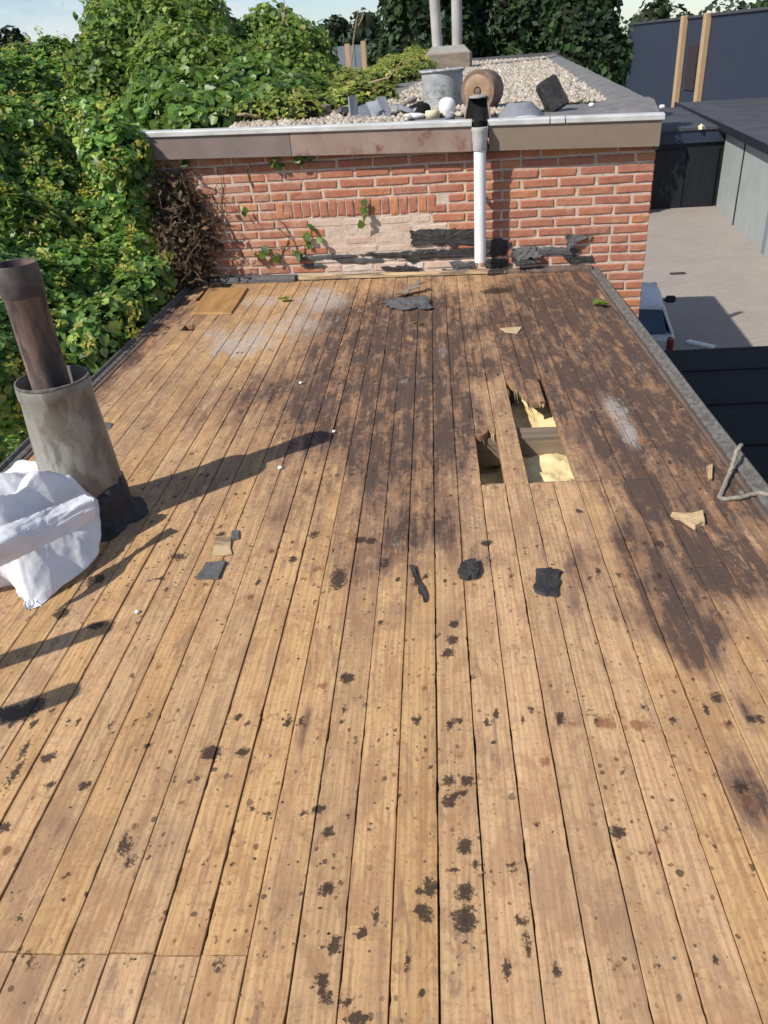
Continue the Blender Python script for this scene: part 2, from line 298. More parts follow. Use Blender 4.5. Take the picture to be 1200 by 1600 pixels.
def brickwall_mat():
    t = NT('plain_brick_wall'); x = t.new('ShaderNodeTexBrick'); tc = t.new('ShaderNodeTexCoord'); m = t.new('ShaderNodeMapping')
    m.inputs['Rotation'].default_value = (math.pi/2, 0, math.pi/2); t.lk(tc.outputs['Object'], m.inputs[0]); t.lk(m.outputs[0], x.inputs['Vector'])
    for i, c in ((1, (0.34, 0.11, 0.06)), (2, (0.26, 0.085, 0.055)), (3, (0.5, 0.42, 0.35))): x.inputs[i].default_value = (*c, 1)
    x.inputs['Scale'].default_value = 1.0; x.inputs['Mortar Size'].default_value = 0.006; x.inputs['Brick Width'].default_value = 0.21; x.inputs['Row Height'].default_value = 0.0555
    return t.out(x.outputs[0], 0.9, 0.2)
M_BWALL = brickwall_mat()
M_PVC = nmat('white_pvc', (0.78, 0.78, 0.77), (0.7, 0.7, 0.68), 8, 0.35, 0.05, 0.002, spec=0.5)
M_PVCG = nmat('grey_pvc_collar', (0.5, 0.51, 0.49), (0.42, 0.42, 0.4), 10, 0.45, 0.05, 0.002, spec=0.5)
M_RUST = nmat('rusty_flue', (0.125, 0.082, 0.068), (0.235, 0.155, 0.125), 13, 0.8, 0.5, 0.004, (1, 1, 0.3), metal=0.1, c3=(0.055, 0.043, 0.04), thr=(0.48, 0.6), s3=9)
M_SOOT = nmat('sooty_steel', (0.06, 0.054, 0.052), (0.13, 0.112, 0.1), 14, 0.6, 0.3, 0.003, metal=0.3)
M_ZINC = nmat('weathered_zinc', (0.34, 0.325, 0.285), (0.225, 0.21, 0.18), 7, 0.5, 0.3, 0.003, (1, 1, 0.4), metal=0.3, spec=0.5, c3=(0.17, 0.15, 0.12), thr=(0.46, 0.58), s3=9)
M_BAG = None
def bag_mat():
    t = NT('white_plastic_film'); p = t.pos(); c = t.mix(t.ramp(t.noise(p, 16, 5), 0.35, 0.7), (0.8, 0.8, 0.82), (0.68, 0.68, 0.71))
    c = t.mix(t.math('MULTIPLY', t.ramp(t.noise(p, 38, 5, 0.7), 0.66, 0.76), 0.6), c, (0.32, 0.3, 0.28))
    w1 = t.voro(t.scaled(p, (1, 1.7, 1.2)), 26.0); w2 = t.voro(p, 60.0); n = t.math('ADD', w1.outputs['Distance'], t.math('MULTIPLY', w2.outputs['Distance'], 0.35)); t.bump(n, 0.22, 0.010)
    t.out(c, 0.34, 0.5); tr = t.new('ShaderNodeBsdfTranslucent'); tr.inputs[0].default_value = (.85, .86, .9, 1); mx = t.new('ShaderNodeMixShader'); mx.inputs[0].default_value = 0.22
    t.lk(t.b.outputs[0], mx.inputs[1]); t.lk(tr.outputs[0], mx.inputs[2]); t.lk(mx.outputs[0], t.n['Material Output'].inputs['Surface']); return t.m
    return t.out(c, 0.4, 0.45)
M_BAG = bag_mat()
def leaf_mat(name, trans=0.25, rough=0.38, spec=0.45):
    t = NT(name); a = t.attr('tint'); n = t.noise(t.pos(), 60, 3); c = t.mix(t.math('MULTIPLY', t.ramp(n, 0.3, 0.7), 0.35), a.outputs['Color'], (0.02, 0.045, 0.012))
    t.out(c, rough, spec)
    tr = t.new('ShaderNodeBsdfTranslucent'); h = t.new('ShaderNodeHueSaturation'); t.lk(a.outputs['Color'], h.inputs['Color']); h.inputs['Value'].default_value = 1.5; h.inputs['Hue'].default_value = 0.485; t.lk(h.outputs[0], tr.inputs['Color'])
    mx = t.new('ShaderNodeMixShader'); mx.inputs[0].default_value = trans; o = t.n['Material Output']
    t.lk(t.b.outputs[0], mx.inputs[1]); t.lk(tr.outputs[0], mx.inputs[2]); t.lk(mx.outputs[0], o.inputs['Surface']); return t.m
M_IVY = leaf_mat('ivy_leaf', 0.36, 0.42, 0.5)
M_LEAF = leaf_mat('shrub_leaf', 0.4, 0.5, 0.35)
M_TREE = leaf_mat('tree_leaf', 0.2, 0.6, 0.3)
M_BARK = nmat('bark', (0.11, 0.08, 0.055), (0.06, 0.045, 0.03), 20, 0.95, 0.8, 0.01, (1, 1, 0.3))
M_VINE = nmat('dry_vine', (0.26, 0.185, 0.115), (0.13, 0.085, 0.05), 22, 0.9, 0.6, 0.004, vary=0.3)
M_CORE = nmat('dark_occluder', (0.03, 0.032, 0.016), (0.016, 0.018, 0.01), 12, 0.95, 0.6, 0.02, spec=0.05)  # near-black for the light-blocking cores added inside foliage
M_PAVE = None
def pave_mat():
    t = NT('yard_pavers'); p = t.pos(); x = t.new('ShaderNodeTexBrick'); t.lk(p, x.inputs['Vector'])
    for i, c in ((1, (0.325, 0.285, 0.248)), (2, (0.29, 0.252, 0.218)), (3, (0.2, 0.175, 0.155))): x.inputs[i].default_value = (*c, 1)
    x.inputs['Scale'].default_value = 1.0; x.inputs['Mortar Size'].default_value = 0.006; x.inputs['Brick Width'].default_value = 0.21; x.inputs['Row Height'].default_value = 0.105
    c = t.mix(t.math('MULTIPLY', t.ramp(t.noise(p, 0.7, 6, 0.65), 0.42, 0.72), 0.45), x.outputs[0], (0.24, 0.205, 0.18))
    c = t.mix(t.math('MULTIPLY', t.ramp(t.noise(p, 2.3, 6, 0.7), 0.58, 0.72), 0.35), c, (0.39, 0.33, 0.28)); t.bump(x.outputs['Fac'], -0.3, 0.01)
    return t.out(c, 0.9, 0.2)
M_PAVE = pave_mat()
M_FIELD = nmat('far_grass', (0.06, 0.085, 0.025), (0.09, 0.1, 0.035), 0.6, 0.95, 0.0)
M_CONC = nmat('concrete_slab', (0.3, 0.285, 0.255), (0.23, 0.215, 0.19), 3, 0.9, 0.3, 0.004)
M_NAVY = nmat('dark_blue_cladding', (0.028, 0.036, 0.062), (0.023, 0.03, 0.052), 3, 0.6, 0.0, spec=0.35)
M_BLACKW = nmat('black_timber', (0.013, 0.014, 0.02), (0.008, 0.009, 0.012), 9, 0.6, 0.2, 0.003, (1, 1, 0.2))
M_GARAGE = nmat('grey_green_panel', (0.33, 0.35, 0.33), (0.29, 0.31, 0.295), 2, 0.6, 0.05, 0.002, spec=0.4)
M_GARPOST = nmat('blue_grey_post', (0.19, 0.215, 0.235), (0.16, 0.185, 0.2), 3, 0.6, 0.0)
M_DROOF = nmat('dark_roof_felt', (0.045, 0.047, 0.055), (0.07, 0.072, 0.08), 1.2, 0.75, 0.2, 0.004)
M_EPDM = nmat('black_roof_membrane', (0.012, 0.012, 0.013), (0.02, 0.019, 0.018), 2.2, 0.75, 0.15, 0.004, (0.25, 4, 1), spec=0.2)
M_POST = nmat('raw_timber_post', (0.46, 0.32, 0.19), (0.36, 0.24, 0.13), 6, 0.8, 0.2, 0.003, (4, 4, 0.3))
M_GRAV = None
def grav_mat():
    t = NT('roof_gravel'); a = t.attr('tint'); c = t.mix(t.ramp(t.noise(t.pos(), 70, 4), 0.35, 0.7), a.outputs['Color'], t.mix(0.6, a.outputs['Color'], (0.5, 0.45, 0.38))); return t.out(c, 0.9, 0.2)
M_GRAV = grav_mat()
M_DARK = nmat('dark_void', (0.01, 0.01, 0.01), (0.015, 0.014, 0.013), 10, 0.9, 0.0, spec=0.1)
M_SLATE = nmat('grey_slate', (0.245, 0.255, 0.275), (0.19, 0.2, 0.22), 12, 0.7, 0.3, 0.003, vary=0.15, c3=(0.38, 0.38, 0.38), thr=(0.62, 0.75), s3=7)
M_OLDWOOD = nmat('grey_old_wood', (0.24, 0.19, 0.15), (0.15, 0.115, 0.09), 16, 0.9, 0.6, 0.005, (0.3, 1, 1), vary=0.15)
M_STICK = nmat('pale_branch_wood', (0.42, 0.31, 0.2), (0.25, 0.17, 0.1), 18, 0.85, 0.5, 0.004)
M_WHITE = nmat('white_scrap', (0.75, 0.75, 0.73), (0.62, 0.61, 0.57), 9, 0.6, 0.1, 0.002)
M_CREAMP = nmat('cream_scrap', (0.66, 0.6, 0.4), (0.55, 0.48, 0.3), 9, 0.7, 0.1, 0.002)
M_BUCKET = nmat('limed_zinc_bucket', (0.3, 0.31, 0.31), (0.44, 0.44, 0.42), 9, 0.7, 0.3, 0.003, metal=0.15, c3=(0.2, 0.205, 0.21), thr=(0.5, 0.65), s3=14)
M_COWL = nmat('rusted_cowl', (0.155, 0.1, 0.08), (0.22, 0.15, 0.115), 12, 0.8, 0.4, 0.004, c3=(0.32, 0.22, 0.13), thr=(0.6, 0.75), s3=8)
M_COWLF = nmat('rust_cream_cowl_face', (0.36, 0.25, 0.16), (0.25, 0.155, 0.09), 10, 0.8, 0.3, 0.003, c3=(0.22, 0.1, 0.04), thr=(0.58, 0.72), s3=9)
M_ROPE = nmat('grey_cord', (0.3, 0.265, 0.21), (0.2, 0.17, 0.13), 60, 0.9, 0.6, 0.003)
M_CARP = nmat('silver_car_paint', (0.56, 0.56, 0.54), (0.53, 0.53, 0.51), 2, 0.38, 0.0, spec=0.5, metal=0.15)
M_GLASS = nmat('dark_car_glass', (0.012, 0.016, 0.024), (0.016, 0.02, 0.028), 2, 0.06, 0.0, spec=0.8)
M_TAIL = nmat('red_tail_lamp', (0.22, 0.03, 0.02), (0.17, 0.022, 0.018), 5, 0.2, 0.0, spec=0.6)
M_TYRE = nmat('tyre_rubber', (0.02, 0.02, 0.02), (0.03, 0.03, 0.03), 12, 0.85, 0.2, 0.003)
M_RIM = nmat('alloy_rim', (0.4, 0.4, 0.4), (0.35, 0.35, 0.35), 4, 0.35, 0.0, metal=0.6)
M_LADDER = nmat('aluminium_ladder', (0.5, 0.5, 0.5), (0.42, 0.42, 0.42), 6, 0.4, 0.0, metal=0.7)
M_ASB = nmat('grey_flue_pipe', (0.42, 0.4, 0.37), (0.33, 0.31, 0.28), 4, 0.85, 0.3, 0.004, c3=(0.5, 0.42, 0.34), thr=(0.62, 0.75), s3=2)
M_TILE = nmat('far_roof_tiles', (0.12, 0.12, 0.13), (0.09, 0.09, 0.1), 3, 0.8, 0.0)

# ------------------------------------------------------------------ ground
g = MB(); g.add([(-900, -300, GROUND), (900, -300, GROUND), (900, 1500, GROUND), (-900, 1500, GROUND)], [(0, 1, 2, 3)])
tag(g.build('ground', M_FIELD), 'flat green land reaching to the tree line on the horizon', None, None, 'structure')
g = MB(); g.add([(-30, -20, GROUND+0.004), (45, -20, GROUND+0.004), (45, 52, GROUND+0.004), (-30, 52, GROUND+0.004)], [(0, 1, 2, 3)])
tag(g.build('yard_pavement', M_PAVE), 'grey brown paved yard between the sheds and garages', None, None, 'structure')

# ------------------------------------------------------------------ the outbuilding whose stripped roof fills the photo
W = 0.076; X_L, X_R, Y_N = -1.535, 0.955, -0.7
def wall_y(x): return WALL_Y + WALL_S*x
outb = thing('outbuilding', 'low building whose flat roof is stripped to bare stained boards', 'building')
b = MB(); b.box((-0.30, 1.93, (GROUND-0.24)/2), (2.72, 5.5, -GROUND-0.24)); b.build('wall', M_BWALL, outb)
deck = empty('roof_deck', (0, 0, 0), parent=outb)

JOINT_Y = 2.19
STAIN_SHADE = dict(R=[], G=[], B=[], A=[])
def px_ell(ch, items, amp_default=1.0):
    for it in items:
        x, y, rx, ry = it[:4]; amp = it[4] if len(it) > 4 else amp_default
        c = PZ(x, y); sx = abs(PZ(x+rx, y)[0]-c[0]); sy = abs(PZ(x, y-ry)[1]-PZ(x, y+ry)[1])/2
        k_s = 1.22 if ch == 'A' and rx > 4.5 else 1.0
        STAIN_SHADE[ch].append((c[0], c[1], max(sx*k_s, 1e-3), max(sy*k_s, 1e-3), amp))
px_ell('R', [(600,540,120,60,.62),(650,640,120,60,.55),(560,600,80,60,.5),(520,650,60,40,.35),(700,500,60,50,.3),(850,500,120,45,.42),(960,520,75,70,.7),(1040,640,60,80,.7),
  (910,620,70,50,.5),(1000,700,90,60,.55),(1080,780,70,50,.6),(1130,860,60,40,.5),(880,450,90,22,.6),(640,850,55,45,.28),(1180,900,40,40,.6),(1075,1010,42,50,.75),(1100,970,40,30,.7),(1180,1250,32,55,.78),
  (740,575,150,14,.5),(430,605,45,26,.42),(590,480,110,26,.5),(1000,610,90,70,.5),(1020,800,30,60,.55),(920,890,20,50,.5),(890,880,16,45,.4),(700,680,60,40,.3),(490,1130,20,50,.3),(640,700,80,50,.32),
  (200,560,30,50,.4),(300,490,40,22,.4),(475,1140,7,32,.85),(1040,500,90,70,.5),(880,560,60,40,.4),(1150,760,70,60,.62),(1000,840,60,25,.5),(660,790,70,40,.25),(590,760,50,60,.22),(760,880,40,20,.3),(80,1290,30,30,.5),(560,900,40,30,.25),(600,660,160,90,.18),(1165,1110,8,22,.7)])  # marks beside the left roof edge paint the hedge's shadow into the colour
px_ell('R', [(560, 870, 60, 40, .3), (700, 840, 50, 40, .3), (330, 640, 60, 30, .3), (620, 960, 40, 40, .22), (480, 780, 60, 50, .25), (800, 830, 50, 40, .25), (330, 760, 60, 30, .2), (880, 960, 50, 40, .25), (980, 960, 60, 50, .35), (1100, 900, 60, 40, .5), (1140, 1180, 40, 60, .4), (1010, 900, 40, 60, .4), (390, 1180, 60, 40, .15), (240, 1340, 60, 50, .16), (700, 1210, 60, 60, .16), (560, 1500, 60, 60, .14)])
px_ell('G', [(1000,1135,34,13,.8),(945,1130,22,14,.75),(895,1130,16,10,.7),(1132,1135,18,14,.8),(720,1180,18,13,.75),(762,1220,14,12,.7),(850,1190,14,16,.75),(855,1230,9,14,.6),(742,1545,11,15,.75),(663,1075,9,7,.8),(500,1072,16,12,.7),
  (250,1042,10,8,.7),(260,1510,12,11,.75),(305,1462,9,8,.7),(430,1350,10,12,.6),(550,1270,20,12,.6),(90,1260,24,14,.55),(190,1182,20,4,.6),(1000,1310,16,20,.45),(1060,1400,26,16,.5),(885,1400,18,14,.5),(260,540,20,8,.55),(240,580,25,8,.5),(620,1170,40,30,.4),(860,1080,40,30,.4),(540,840,18,14,.6),(500,890,14,10,.6),(650,1010,14,16,.5),(680,960,24,16,.4),(400,870,20,10,.5)])
px_ell('B', [(960,640,24,32,1.0),(985,682,16,22,.9),(450,510,80,30,.85),(500,462,28,18,1.1),(370,545,50,20,.8),(330,520,40,20,.6),(540,470,30,14,.6),(690,550,9,22,.75),(620,597,100,7,.55),(1000,580,14,30,.45),(1110,690,10,12,.6),(780,1240,60,40,.2),(500,1300,18,30,.55),(640,1340,20,20,.5),(715,1340,14,14,.5),(670,620,10,10,.5),(570,775,14,16,.6),(410,470,45,14,.85),(1060,760,16,30,.5),(1170,770,25,16,.6),(620,850,16,14,.5),(700,730,24,16,.3)])
px_ell('A', [(97,958,10,8),(150,978,12,5),(25,1115,28,11),(55,1100,14,8),(75,1184,10,6),(78,1227,6,5),(131,1228,8,6),(330,1176,13,9),(379,1175,9,6),(542,1060,10,7),(192,1322,12,18,.75),(205,1345,8,10,.8),(512,1302,8,9),(500,1265,9,6),(510,1390,10,10),(520,1478,8,15),
  (502,1532,9,9),(510,1557,13,10,.8),(540,1565,9,9),(557,1592,16,10),(565,1460,8,9),(587,1430,6,13,.85),(419,1272,7,6,.8),(474,1272,6,5),(407,1495,6,11,.8),(32,1435,8,7,.8),(105,1365,6,5,.85),(102,1404,5,4,.85),(6,1292,10,8),(22,1210,8,26,.75),(38,1172,5,20,.75),(342,1505,9,16,.65),(47,1508,8,18,.65),(125,1510,6,12,.7),(197,1505,6,12,.7),
  (710,975,6,5),(707,1000,8,6),(700,1020,7,6),(650,1126,6,9,.8),(707,1125,5,8,.8),(762,1126,5,9,.8),(817,1125,5,8,.65),(876,1125,6,11,.85),(934,1125,6,9,.7),(1055,1125,5,9,.6),(1120,1090,11,8,.8),(1185,1122,9,7,.8),(730,1220,11,8,.9),(702,1220,9,9,.85),(700,1252,10,10,.9),(720,1240,7,5),(725,1322,10,14,.9),(727,1395,14,12,.9),(672,1387,13,14,.85),
  (659,1427,11,11),(725,1437,15,18),(712,1360,7,6,.8),(743,1352,8,8,.8),(800,1354,8,8,.85),(816,1440,10,11,.75),(965,1300,11,9),(837,1290,5,5,.8),(1039,1296,5,5,.8),(637,1502,6,17,.75),(718,1502,5,17,.7),(792,1510,6,17,.8),(825,1475,7,20,.65),(868,1515,6,12,.85),(955,1512,6,12,.8),(1024,1507,5,11,.75),(1117,1502,5,10,.7),(660,1550,5,5),(1160,1232,12,9,.8),
  (564,844,9,4),(528,905,12,17,.8),(457,874,6,5),(491,835,8,5,.8),(345,835,6,3),(280,870,14,5,.75),(250,905,9,4,.7),(150,905,12,6),(195,800,14,10),(215,790,8,5),(760,848,8,4),(905,800,5,3),(775,455,20,4),(650,905,5,14,.8),(660,925,4,14,.8),(1030,850,10,6,.7),(580,845,8,4),(640,470,40,7,.8),(600,880,7,9,.7),(120,1500,10,6,.7),(670,1440,5,5)])
rg = np.random.default_rng(21)
for _ in range(330):
    x, y = rg.uniform(0, 1200), rg.uniform(800, 1600)
    dens = 1.0 if x < 760 else 0.35
    if rg.random() > dens: continue
    px_ell('A' if rg.random() < .6 else 'G', [(x, y, rg.uniform(1.8, 4.2), rg.uniform(1.6, 4), rg.uniform(.65, 1))])
for row in (1.174, 1.683, 2.30, 2.75, 3.15, 3.62):          # nail marks over the joists
    for i in range(-21, 13):
        for dx in (0.022, 0.052):
            if rg.random() < 0.55: STAIN_SHADE['A'].append(((i*W+dx+rg.normal(0, .004)), row+rg.normal(0, .012), 0.0065, 0.009+rg.random()*.008, rg.uniform(.7, 1.1)))
PLANK_TONE = {i: np.random.default_rng(100+i).random(4) for i in range(-30, 30)}
def stain_shade_field(x, y, i):
    out = []
    for ch in 'RGBA':
        f = np.zeros_like(x)
        for (cx, cy, sx, sy, a) in STAIN_SHADE[ch]:
            if cx+3*sx < x.min() or cx-3*sx > x.max() or cy+3*sy < y.min() or cy-3*sy > y.max(): continue
            d = ((x-cx)/sx)**2+((y-cy)/sy)**2
            f = np.maximum(f, a*np.exp(-d*0.75)) if ch == 'A' else f + a*np.exp(-d*0.9)
        out.append(f)
    tone = PLANK_TONE[i]
    wx = fbm(x*3.1+50, y*1.2+9, 4); wy = fbm(x*2.0+7, y*2.2+90, 4)
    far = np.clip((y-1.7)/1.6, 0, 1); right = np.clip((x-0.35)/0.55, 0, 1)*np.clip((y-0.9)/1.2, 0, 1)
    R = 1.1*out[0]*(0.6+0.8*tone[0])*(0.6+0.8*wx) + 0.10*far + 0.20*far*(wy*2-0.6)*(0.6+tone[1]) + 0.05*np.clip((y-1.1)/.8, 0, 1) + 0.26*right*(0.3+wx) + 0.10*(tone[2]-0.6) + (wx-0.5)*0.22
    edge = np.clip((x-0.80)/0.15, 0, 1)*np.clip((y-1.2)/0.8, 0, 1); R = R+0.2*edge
    R = R+0.5*np.clip((-1.42-x)/0.12, 0, 1)*np.clip((y-2.5), 0, 1)  # hedge shadow along the left edge, put into the dark stain channel
    G = out[1]+(wy-0.55)*0.28
    B = out[2]+0.2*far*(wx-0.45)-0.08+0.25*right*(wy-0.4)
    return np.stack([np.clip(R, 0, 0.95), np.clip(G, 0, 1.5), np.clip(B, 0, 1.5), np.clip(out[3], 0, 1.2)], -1)

def make_plank(i, y0, y1, jag0=0.0, jag1=0.0, slant0=0.0, x0=None, x1=None, dz=0.0, name='plank'):
    r = np.random.default_rng(1000+i*7+int(y0*100))
    gap = 0.0010+0.0008*r.random(); xa = i*W+gap if x0 is None else x0; xb = (i+1)*W-gap*r.uniform(0.3, 1) if x1 is None else x1
    xs = np.concatenate([[xa, xa+0.0009], np.linspace(xa+0.0009, xb-0.0009, 7)[1:-1], [xb-0.0009, xb]]); nx = len(xs)
    ys = [y0]
    while ys[-1] < y1-0.004:
        yy = ys[-1]; ys.append(yy + (0.05 if yy < 0.45 else 0.0115 if yy < 1.5 else 0.015 if yy < 2.6 else 0.024))
    ys = np.array(ys); ys = y0+(ys-y0)*(y1-y0)/(ys[-1]-y0); ny = len(ys)
    Xg, Yg = np.meshgrid(xs, ys)
    fx = (Xg-xa)/(xb-xa)
    # wavering, chipped edges
    wob = (fbm(Yg*9+i*3.3, Xg*0+i, 3)-0.5)*0.0014; chip = np.clip(fbm(Yg*24+i*5.7, Xg*0+3+i, 3)-0.7, 0, 1)*0.01
    wob2 = (fbm(Yg*9+i*8.1, Xg*0+i+40, 3)-0.5)*0.0014; chip2 = np.clip(fbm(Yg*22+i*2.9, Xg*0+13+i, 3)-0.7, 0, 1)*0.01
    eL = np.clip(1-fx*5, 0, 1); eR = np.clip(1-(1-fx)*5, 0, 1)
    Xg = Xg + eL*(wob+chip) + eR*(wob2-chip2)
    if jag0:
        kk = np.clip(1-(Yg-y0)/0.22, 0, 1); Yg = Yg + kk*(jag0*(fbm(fx*4.5+i, fx*0+2.2, 3)-0.4)*2 + slant0*(fx-0.5))
    if jag1:
        kk = np.clip(1-(y1-Yg)/0.22, 0, 1); Yg = Yg + kk*(jag1*(fbm(fx*4.5+i, fx*0+7.2, 3)-0.5)*2)
    Z = np.zeros_like(Xg) + dz + r.normal(0, 0.0009) + (fx-0.5)*r.normal(0, 0.0014) + 0.0006*np.sin(fx*math.pi)*r.normal(0.3, 0.5) + (fbm(Yg*2.1+i, Xg*0+i*1.7, 2)-0.5)*0.002
    Z[:, 0] -= 0.0012; Z[:, -1] -= 0.0012; Z -= eL*chip*0.25+eR*chip2*0.25
    V = np.stack([Xg, Yg, Z], -1).reshape(-1, 3); st = stain_shade_field(V[:, 0], V[:, 1], i)
    q = np.arange(nx*ny).reshape(ny, nx)
    Fq = np.stack([q[:-1, :-1], q[:-1, 1:], q[1:, 1:], q[1:, :-1]], -1).reshape(-1, 4)
    loop = np.concatenate([q[0, :], q[1:, -1], q[-1, -2::-1], q[-2:0:-1, 0]]); nl = len(loop)
    low = V[loop].copy(); low[:, 2] = -0.024; base = len(V)
    a = np.arange(nl); bq = (a+1) % nl
    Fs = np.stack([loop[a], base+a, base+bq, loop[bq]], -1)
    V = np.concatenate([V, low]); st = np.concatenate([st, st[loop]])
    V[:, 0] -= i*W; V[:, 1] -= y0
    me = fast_mesh(name, V, np.concatenate([Fq, Fs]), M_PLANK); me.shade_flat()
    at = me.color_attributes.new('stain_shade', 'FLOAT_COLOR', 'POINT'); at.data.foreach_set('color', st.astype(np.float32).ravel())
    o = obj(name, me, None, deck); o.location = (i*W, y0, 0); o['_i'] = i; del o['_i']
    return o
def split(i, cuts, y_end=None):
    ye = wall_y((i+.5)*W)-0.05 if y_end is None else y_end
    ys = [Y_N]+list(cuts)+[ye]
    for k in range(len(ys)-1): make_plank(i, ys[k]+(0.0012 if k else 0), ys[k+1]-0.0012, 0.0012 if k else 0, 0.0012 if k < len(ys)-2 else 0)
for i in range(-20, 13):
    if i in (2, 4, 5): continue
    if i <= -5: cuts = [0.672+0.0015*((i*7) % 3)]
    elif i in (3, 6, 7, 8): cuts = [JOINT_Y]
    elif i == 9: cuts = [1.70]
    elif i == 11: cuts = [1.55, 3.1]
    elif i == 12: cuts = [2.9]
    elif i == -4: cuts = [3.62]
    elif i in (-2, 0): cuts = [3.98]
    else: cuts = []
    if i in (-20, -19): cuts = cuts+[4.12]
    if i == -18:
        make_plank(i, Y_N, 0.671, 0, .003); make_plank(i, 0.6735, 4.02, 0, .004); make_plank(i, 4.13, 4.62, .006); continue
    if i == 12:
        make_plank(i, Y_N, 2.9, 0, .004, x1=X_R-0.016); make_plank(i, 2.902, wall_y(.93)-.05, .004, 0, x1=X_R-0.016); continue
    split(i, cuts, 4.62 if i == -19 else None)
for i in (2, 4, 5): make_plank(i, Y_N, JOINT_Y-0.0015, 0, 0.004)
ye = lambda i: wall_y((i+.5)*W)-0.05
make_plank(2, 2.58, ye(2), 0.04, 0, 0.03)
make_plank(4, 2.99, ye(4), 0.02, 0, -0.2)
make_plank(5, 2.845, 3.10, 0.012, 0.004, 0.01, x1=6*W-0.016); make_plank(5, 3.102, ye(5), 0.003)
for k, yj in enumerate((0.12, 0.66, 1.174, 1.683, 2.205, 2.62, 3.11, 3.62, 4.04, 4.5)):
    j = MB(); j.box((-0.304, yj, -0.0795), (2.56, 0.085 if k == 5 else 0.07, 0.11)); j.build('joist', M_JOIST, deck)
nxi, nyi = 160, 330
gx, gy = np.meshgrid(np.linspace(-1.57, 0.97, nxi), np.linspace(-0.6, 4.8, nyi)); gz = -0.105-0.07*np.clip((0.29-gx)/0.05, 0, 1)+0.06*(fbm(gx*8, gy*8, 3)-0.5)+0.035*(fbm(gx*28, gy*28, 3)-0.5)
q = np.arange(nxi*nyi).reshape(nyi, nxi)
ins = obj('insulation', fast_mesh('insulation', np.stack([gx, gy, gz], -1).reshape(-1, 3), np.stack([q[:-1, :-1], q[:-1, 1:], q[1:, 1:], q[1:, :-1]], -1).reshape(-1, 4), M_INSUL), None, outb, True)
rs = np.random.default_rng(5)
for (xa, xb, yy, nn, ln) in ((0.156, 0.226, 2.60, 9, .07), (0.306, 0.378, 2.98, 8, .09), (0.384, 0.44, 2.85, 6, .03), (0.306, 0.378, 2.19, 4, -.03), (0.386, 0.452, 2.19, 4, -.03)):
    for k in range(nn):
        x = rs.uniform(xa, xb); L_ = ln*rs.uniform(.3, 1.2); w_ = rs.uniform(.002, .006); z_ = rs.uniform(-.02, -.004); y_ = yy+rs.normal(0, .012)
        sp_ = MB(); sp_.add([(x-w_, y_+.02, z_), (x+w_, y_+.02, z_), (x+rs.normal(0, .004), y_-L_, z_-rs.uniform(-.002, .012)), (x, y_+.02, z_-.007)], [(0, 1, 2), (1, 3, 2), (3, 0, 2), (0, 3, 1)])
        sp_.build('splinter', M_JOIST if k % 2 else M_BATTEN, deck)
tag(ins, 'yellow mineral wool seen through the broken boards')
sb = MB(); sb.box((-0.304, 1.95, -0.215), (2.6, 5.5, 0.04)); sb.build('ceiling_board', M_JOIST, outb)
# edges of the roof: dark strip coloured as the shaded gap, metal trim outside it
def roof_edge(side, x_in, label):
    s = 1 if side == 'r' else -1; y1 = wall_y(x_in)-0.012
    n = 60; V = []; ys = np.linspace(Y_N, y1, n)
    jit = (fbm(ys*3.0+(5 if s > 0 else 30), ys*0, 3)-0.5)
    prof_b = [(-0.014, -0.03), (-0.013, 0.002), (-0.004, 0.0045), (0.005, 0.002), (0.006, -0.03)]
    m = MB()
    for k, y in enumerate(ys):
        for (dx, dz) in prof_b: V.append((x_in+s*(dx+0.003*jit[k]), y, dz*(1+0.15*jit[k]) if dz > 0 else dz))
    Fc = []; npf = len(prof_b)
    for k in range(n-1):
        for p in range(npf-1): Fc.append((k*npf+p, k*npf+p+1, (k+1)*npf+p+1, (k+1)*npf+p))
    Fc += [tuple(range(npf)), tuple(range((n-1)*npf, n*npf))]
    m.add(V, Fc); m.build('dark_gap_strip', M_DKSTRIP, outb)
    prof_t = [(0.008, -0.02), (0.008, 0.006), (0.012, 0.009), (0.034, 0.010), (0.038, 0.020), (0.043, 0.023), (0.049, 0.021), (0.051, 0.016), (0.051, -0.07), (0.048, -0.07), (0.0475, 0.010), (0.039, 0.003), (0.012, 0.001)]
    lens = [(Y_N, 1.35), (1.352, 3.72), (3.722, y1)] if s > 0 else [(Y_N, 2.45), (2.452, 4.05), (4.052, y1-0.06)]
    for (a, c) in lens:
        m = MB(); V = []; Fc = []; nn = max(4, int((c-a)/0.08)); npf = len(prof_t)
        for k in range(nn+1):
            y = a+(c-a)*k/nn; w = 0.002*(fbm(np.array([y*1.3+s*9]), np.array([1.0]), 3)[0]-0.5)*2; wz = 0.003*(fbm(np.array([y*1.1+s*4]), np.array([5.0]), 3)[0]-0.5)*2
            for (dx, dz) in prof_t: V.append((x_in+s*(dx+w), y, dz+wz))
        for k in range(nn):
            for p in range(npf): Fc.append((k*npf+p, k*npf+(p+1) % npf, (k+1)*npf+(p+1) % npf, (k+1)*npf+p))
        Fc += [tuple(range(npf)), tuple(range(nn*npf, (nn+1)*npf))]
        m.add(V, Fc); o = m.build('edge_trim', M_LEAD, outb); smooth_angle(o, 35)
roof_edge('r', X_R, ''); roof_edge('l', X_L, '')
